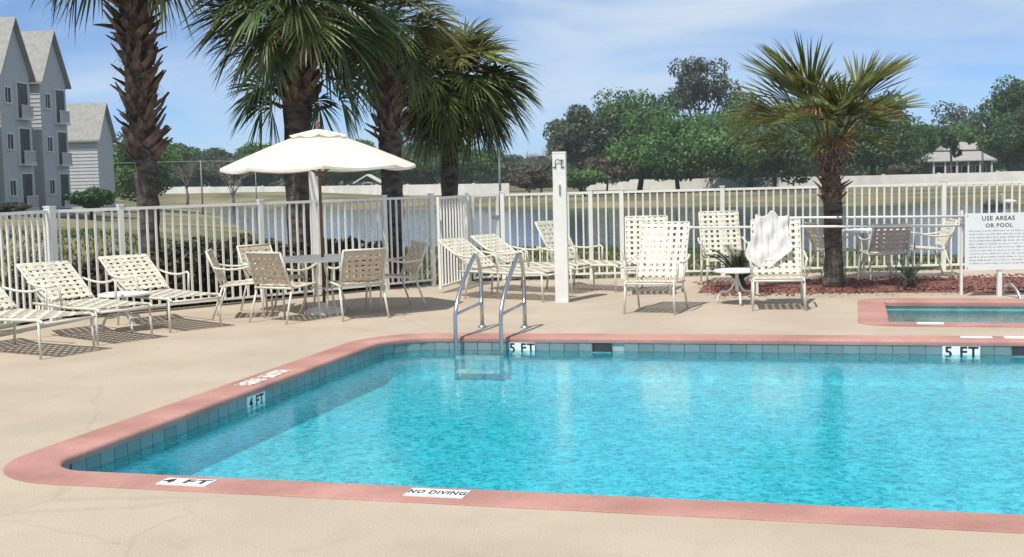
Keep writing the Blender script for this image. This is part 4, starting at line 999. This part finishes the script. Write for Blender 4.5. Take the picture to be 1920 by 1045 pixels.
    # siding boards on the return that faces the pool
def boards(y, x0, x1, z0, z1):
    n = int((z1 - z0) / .30)
    me = M().add([(x0, -.005, 0), (x1, -.005, 0), (x1, -.055, 0), (x0, -.055, 0), (x0, -.012, .292), (x1, -.012, .292), (x0, -.0, .292), (x1, 0, .292)],
                 [(0, 1, 2, 3), (3, 2, 5, 4), (4, 5, 7, 6), (0, 6, 7, 1), (0, 3, 4, 6), (1, 7, 5, 2)]).mesh('siding_board', MT['siding'])
    for k in range(n): link('siding_board', me, ab_, (0, y, z0 + k * .30))
def window(y, z0, z1, w, parent=None, x=0.0, door=False):
    f = M()
    for s in (-1, 1): f.box((x + .04, y + s * (w / 2), (z0 + z1) / 2), (.10, .10, z1 - z0 + .1))
    f.box((x + .045, y, z1), (.11, w - .1, .10)); f.box((x + .045, y, z0), (.13, w - .1, .10)); f.box((x + .035, y, (z0 + z1) / 2), (.05, .05, z1 - z0 - .1))
    o = f.obj('window', MT['trim'], ab_)
    M().box((x + .012, y, (z0 + z1) / 2), (.02, w, z1 - z0)).obj('pane', MT['glass'], o)
def balcony(y, z0, z1, w):
    o = M().box((.02, y, (z0 + z1) / 2), (.03, w, z1 - z0)).obj('balcony_shade', MT['dark'], ab_)  # shade of the balcony recess painted as a flat dark panel
    M().box((.035, y + w * .2, (z0 + z1) / 2 - .1), (.03, w * .45, z1 - z0 - .4)).obj('pane', MT['glass'], o)
    f = M()
    for s in (-1, 1): f.box((.06, y + s * (w / 2 + .05), (z0 + z1) / 2), (.14, .1, z1 - z0 + .2))
    f.box((.06, y, z1 + .05), (.14, w, .1)); f.obj('frame', MT['trim'], o)
    rl = M(); rl.box((.40, y, z0 + .95), (.06, w + .2, .06)); rl.box((.40, y, z0 + .12), (.06, w + .2, .06)); rl.box((.22, y, z0), (.44, w + .3, .12))
    for k in range(13): rl.box((.40, y - w / 2 + w * k / 12, z0 + .53), (.04, .05, .8))
    rl.obj('railing', MT['trim'], o)
EV, RG = 9.6, 13.1
gable_bay(0, 5.2, 9, EV, RG); gable_bay(-7.2, -1.9, 9, EV, RG + .1); gable_bay(-14.5, -9.2, 9, EV, RG)
M().box((-5.0, -6.0, 4.5), (6.0, 22, 10.2)).obj('main_wall', MT['siding'], ab_)
M().add([(-8.6, -17, 9.2), (-1.6, -17, 9.2), (-5, -17, 12.4), (-8.6, 4.9, 9.2), (-1.6, 4.9, 9.2), (-5, 4.9, 12.4)], [(0, 1, 2), (3, 5, 4), (0, 2, 5, 3), (1, 4, 5, 2), (0, 3, 4, 1)]).obj('roof', MT['roof'], ab_)
boards(0, -1.9, 0, 0, 9.3); boards(-1.9 - 5.3, -1.9, 0, 0, 9.3)
for base_y in (0, -7.2, -14.4):
    for z in (0.0, 3.15, 6.3):
        window(base_y + 1.25, z + 1.1, z + 2.2, 1.1); balcony(base_y + 3.7, z + .1, z + 2.6, 1.9)
# far two-storey wing
wy = 18.5
def wing():
    y0, y1, x = wy, wy + 4.2, -2.2
    w = M(); ym = (y0 + y1) / 2; e, r_ = 6.0, 8.9; dp = 7
    w.add([(x, y0, -.6), (x, y1, -.6), (x, y1, e), (x, ym, r_ - .12), (x, y0, e), (x - dp, y0, -.6), (x - dp, y1, -.6), (x - dp, y1, e), (x - dp, ym, r_ - .12), (x - dp, y0, e)],
          [(0, 1, 2, 3, 4), (5, 9, 8, 7, 6), (0, 4, 9, 5), (1, 6, 7, 2), (4, 3, 8, 9), (3, 2, 7, 8)])
    w.obj('wall', MT['siding'], ab_); sl = (r_ - e) / (ym - y0); ov = .35; t = .16
    for ye in (y0 - ov, y1 + ov):
        ze = e - sl * ov
        M().add([(x + ov, ye, ze), (x + ov, ym, r_), (x - dp, ym, r_), (x - dp, ye, ze), (x + ov, ye, ze + t), (x + ov, ym, r_ + t), (x - dp, ym, r_ + t), (x - dp, ye, ze + t)],
                [(0, 3, 2, 1), (4, 5, 6, 7), (0, 1, 5, 4), (2, 3, 7, 6), (0, 4, 7, 3), (1, 2, 6, 5)]).obj('roof', MT['roof'], ab_)
    boards(y0, x - 4.2, x, 0, 5.7)
wing()

# ------------------------------------------------------------------ far houses
def porch_house(label, px0, px1, ybase, Y):
    p = D((px0 + px1) / 2, ybase, Y); w = (px1 - px0) / FOC * Y; z0 = hz(p.x, Y)
    t = thing('house', label, 'house', (p.x, Y, z0), R(-6))
    zl = lambda y: D((px0 + px1) / 2, y, Y).z - z0
    zw = zl(299); M().box((0, 2.5, zw / 2 - .3), (w * .9, 5, zw + .6)).obj('wall', MT['hwall'], t)
    def hip(cx, cy, wx, wy_, za, zb, inset):
        x0, x1, y0, y1 = cx - wx / 2, cx + wx / 2, cy - wy_ / 2, cy + wy_ / 2
        return M().add([(x0, y0, za), (x1, y0, za), (x1, y1, za), (x0, y1, za), (x0 + inset, cy - .3, zb), (x1 - inset, cy - .3, zb), (x1 - inset, cy + .3, zb), (x0 + inset, cy + .3, zb),
                        (x0, y0, za - .15), (x1, y0, za - .15), (x1, y1, za - .15), (x0, y1, za - .15)],
                       [(0, 1, 5, 4), (1, 2, 6, 5), (2, 3, 7, 6), (3, 0, 4, 7), (4, 5, 6, 7), (8, 9, 1, 0), (9, 10, 2, 1), (10, 11, 3, 2), (11, 8, 0, 3), (11, 10, 9, 8)])
    hip(-w * .02, 2.2, w, 8, zl(301), zl(284), 1.3).obj('roof', MT['hroof'], t)
    up = hip(w * .12, 4.5, w * .62, 5, zl(280), zl(266), .7); up.obj('roof', MT['hroof'], t)
    M().box((w * .12, 4.5, (zl(280) + zl(292)) / 2), (w * .55, 4, zl(280) - zl(292))).obj('clerestory', MT['hwall'], t)
    for k in range(6): M().box((-w * .42 + k * w * .168, -1.4, zl(301) / 2 - .2), (.22, .22, zl(301))).obj('column', MT['trim'], t)
    for k in range(4):
        f = M().box((-w * .3 + k * w * .2, -.03, zw * .55), (1.5, .06, 1.5)).obj('window', MT['trim'], t); M().box((-w * .3 + k * w * .2, -.07, zw * .55), (1.25, .03, 1.25)).obj('pane', MT['glass'], f)
porch_house('low grey-roofed house with a dark porch behind the far wall on the right', 1738, 1862, 324, 176)
def gable_house(label, px, ytop, yb, halfpx, Y):
    p = D(px, ytop, Y); z0 = hz(p.x, Y); w = halfpx / FOC * Y; zr = p.z - z0; ze = D(px, yb, Y).z - z0
    t = thing('house', label, 'house', (p.x, Y, z0)); M().box((0, 3, ze / 2 - .2), (w * 1.7, 6, ze + .4)).obj('wall', MT['hwall'], t)
    for s in (-1, 1):
        M().add([(s * w, -.4, ze - .1), (0, -.4, zr), (0, 6.4, zr), (s * w, 6.4, ze - .1), (s * w, -.4, ze - .35), (0, -.4, zr - .25), (0, 6.4, zr - .25), (s * w, 6.4, ze - .35)], [(0, 1, 2, 3), (4, 7, 6, 5), (0, 4, 5, 1), (2, 6, 7, 3), (0, 3, 7, 4)]).obj('roof', MT['wall'], t)
    f = M().box((0, -.05, ze * .6), (1.6, .08, 1.2)).obj('window', MT['trim'], t); M().box((0, -.1, ze * .6), (1.35, .04, 1.0)).obj('pane', MT['glass'], f)
gable_house('small white-gabled house far off under the right edge of the umbrella', 688, 327, 341, 26, 215)

# poles and wire on the far bank
def pole(label, px, ytop, Y, r=.07):
    p = D(px, ytop, Y); z = hz(p.x, Y); t = thing('utility_pole', label, 'pole', (p.x, Y, z), 0, 'thin poles across the pond')
    M().tube([(0, 0, -.3), (0, 0, p.z - z)], [r, r * .7], 8).obj('shaft', MT['pole'], t, True)
    M().box((0, 0, p.z - z - .12), (.7, .08, .08)).obj('crossarm', MT['pole'], t); return Vector((p.x, Y, p.z - .08))
A_ = pole('thin dark pole left of the umbrella beyond the fence', 376, 301, 120, .09); B_ = pole('thin pole near the left umbrella tip beyond the fence', 478, 301, 120, .07)
C_ = pole('thin green pole below the small dark palm', 935, 252, 110, .12)
wi = M().tube([Vector((-60, 118, A_.z)), A_, B_], .03, 4); tag(wi.obj('wire', MT['pole']), 'thin wire strung between the two poles left of the umbrella', 'wire')
for lab, px in (('slim bare palm trunk left in front of the grey-roofed house', 1783), ('slim bare palm trunk right in front of the grey-roofed house', 1842)):
    p = D(px, 268, 165); z = hz(p.x, 165); t = thing('slim_tree', lab, 'tree', (p.x, 165, z), 0, 'slim trunks by the grey-roofed house')
    M().tube([(0, 0, -.3), (.05, 0, (p.z - z) * .5), (0, 0, p.z - z)], [.2, .16, .13], 8).obj('trunk', MT['bareb'], t, True)
    g = np.random.default_rng(px); k = 8; ce = g.normal(size=(k, 3)) * np.array([.9, .9, .4]) + np.array([0, 0, p.z - z + .3]); V, F = leaf_cloud(ce, np.full((k, 3), .8), 900, .5, g); link('crown', npmesh('crown', V, F, MT['leafd']), t)

# bird and rock on the far shore
p = D(1872, 387, 88); z = hz(p.x, 88)
t = thing('shore_rock', 'dark rock on the far pond shore above the sign', 'rock', (p.x - .4, 88, max(z, PZ)))
m = M().lathe([(0, .55), (.35, .5), (.7, .25), (.85, -.2)], 10); rr = random.Random(2); m.v = [(x * rr.uniform(.8, 1.2), y * rr.uniform(.8, 1.2), zz * rr.uniform(.85, 1.1)) for x, y, zz in m.v]; m.obj('stone', MT['dark'], t)
t = thing('white_bird', 'white water bird beside the dark rock on the far shore', 'bird', (p.x + .75, 88, max(z, PZ)), 2.6)
m = M(); m.tube([(-.55, 0, .42), (-.35, 0, .40), (0, 0, .38), (.3, 0, .42), (.42, 0, .5)], [.03, .14, .2, .14, .05], 10); m.tube([(.36, 0, .46), (.47, 0, .65), (.42, 0, .85), (.5, 0, .95)], [.06, .035, .03, .05], 8); m.tube([(.5, 0, .95), (.58, 0, .94)], [.045, .03], 8)
m.obj('body', MT['cloth'], t, True); M().tube([(.58, 0, .94), (.72, 0, .91)], [.02, .004], 6).obj('beak', MT['frondd'], t)
for s in (-.06, .06): M().tube([(0, s, .25), (.02, s, 0)], .014, 6).obj('leg', MT['dark'], t)

# ------------------------------------------------------------------ light summer haze over the pond
hm = bpy.data.materials.new('haze_air'); hm.use_nodes = True; hn = hm.node_tree.nodes; hn.remove(hn['Principled BSDF'])
pv = hn.new('ShaderNodeVolumePrincipled'); pv.inputs['Density'].default_value = HAZE; pv.inputs['Color'].default_value = (.92, .95, 1, 1); pv.inputs['Anisotropy'].default_value = 0.2
hm.node_tree.links.new(pv.outputs[0], hn['Material Output'].inputs['Volume'])
hz_o = M().box((0, 640, 13), (1240, 1560, 34)).obj('haze', hm); hz_o['kind'] = 'stuff'; tag(hz_o, 'thin pale summer haze over the pond and trees', 'haze')
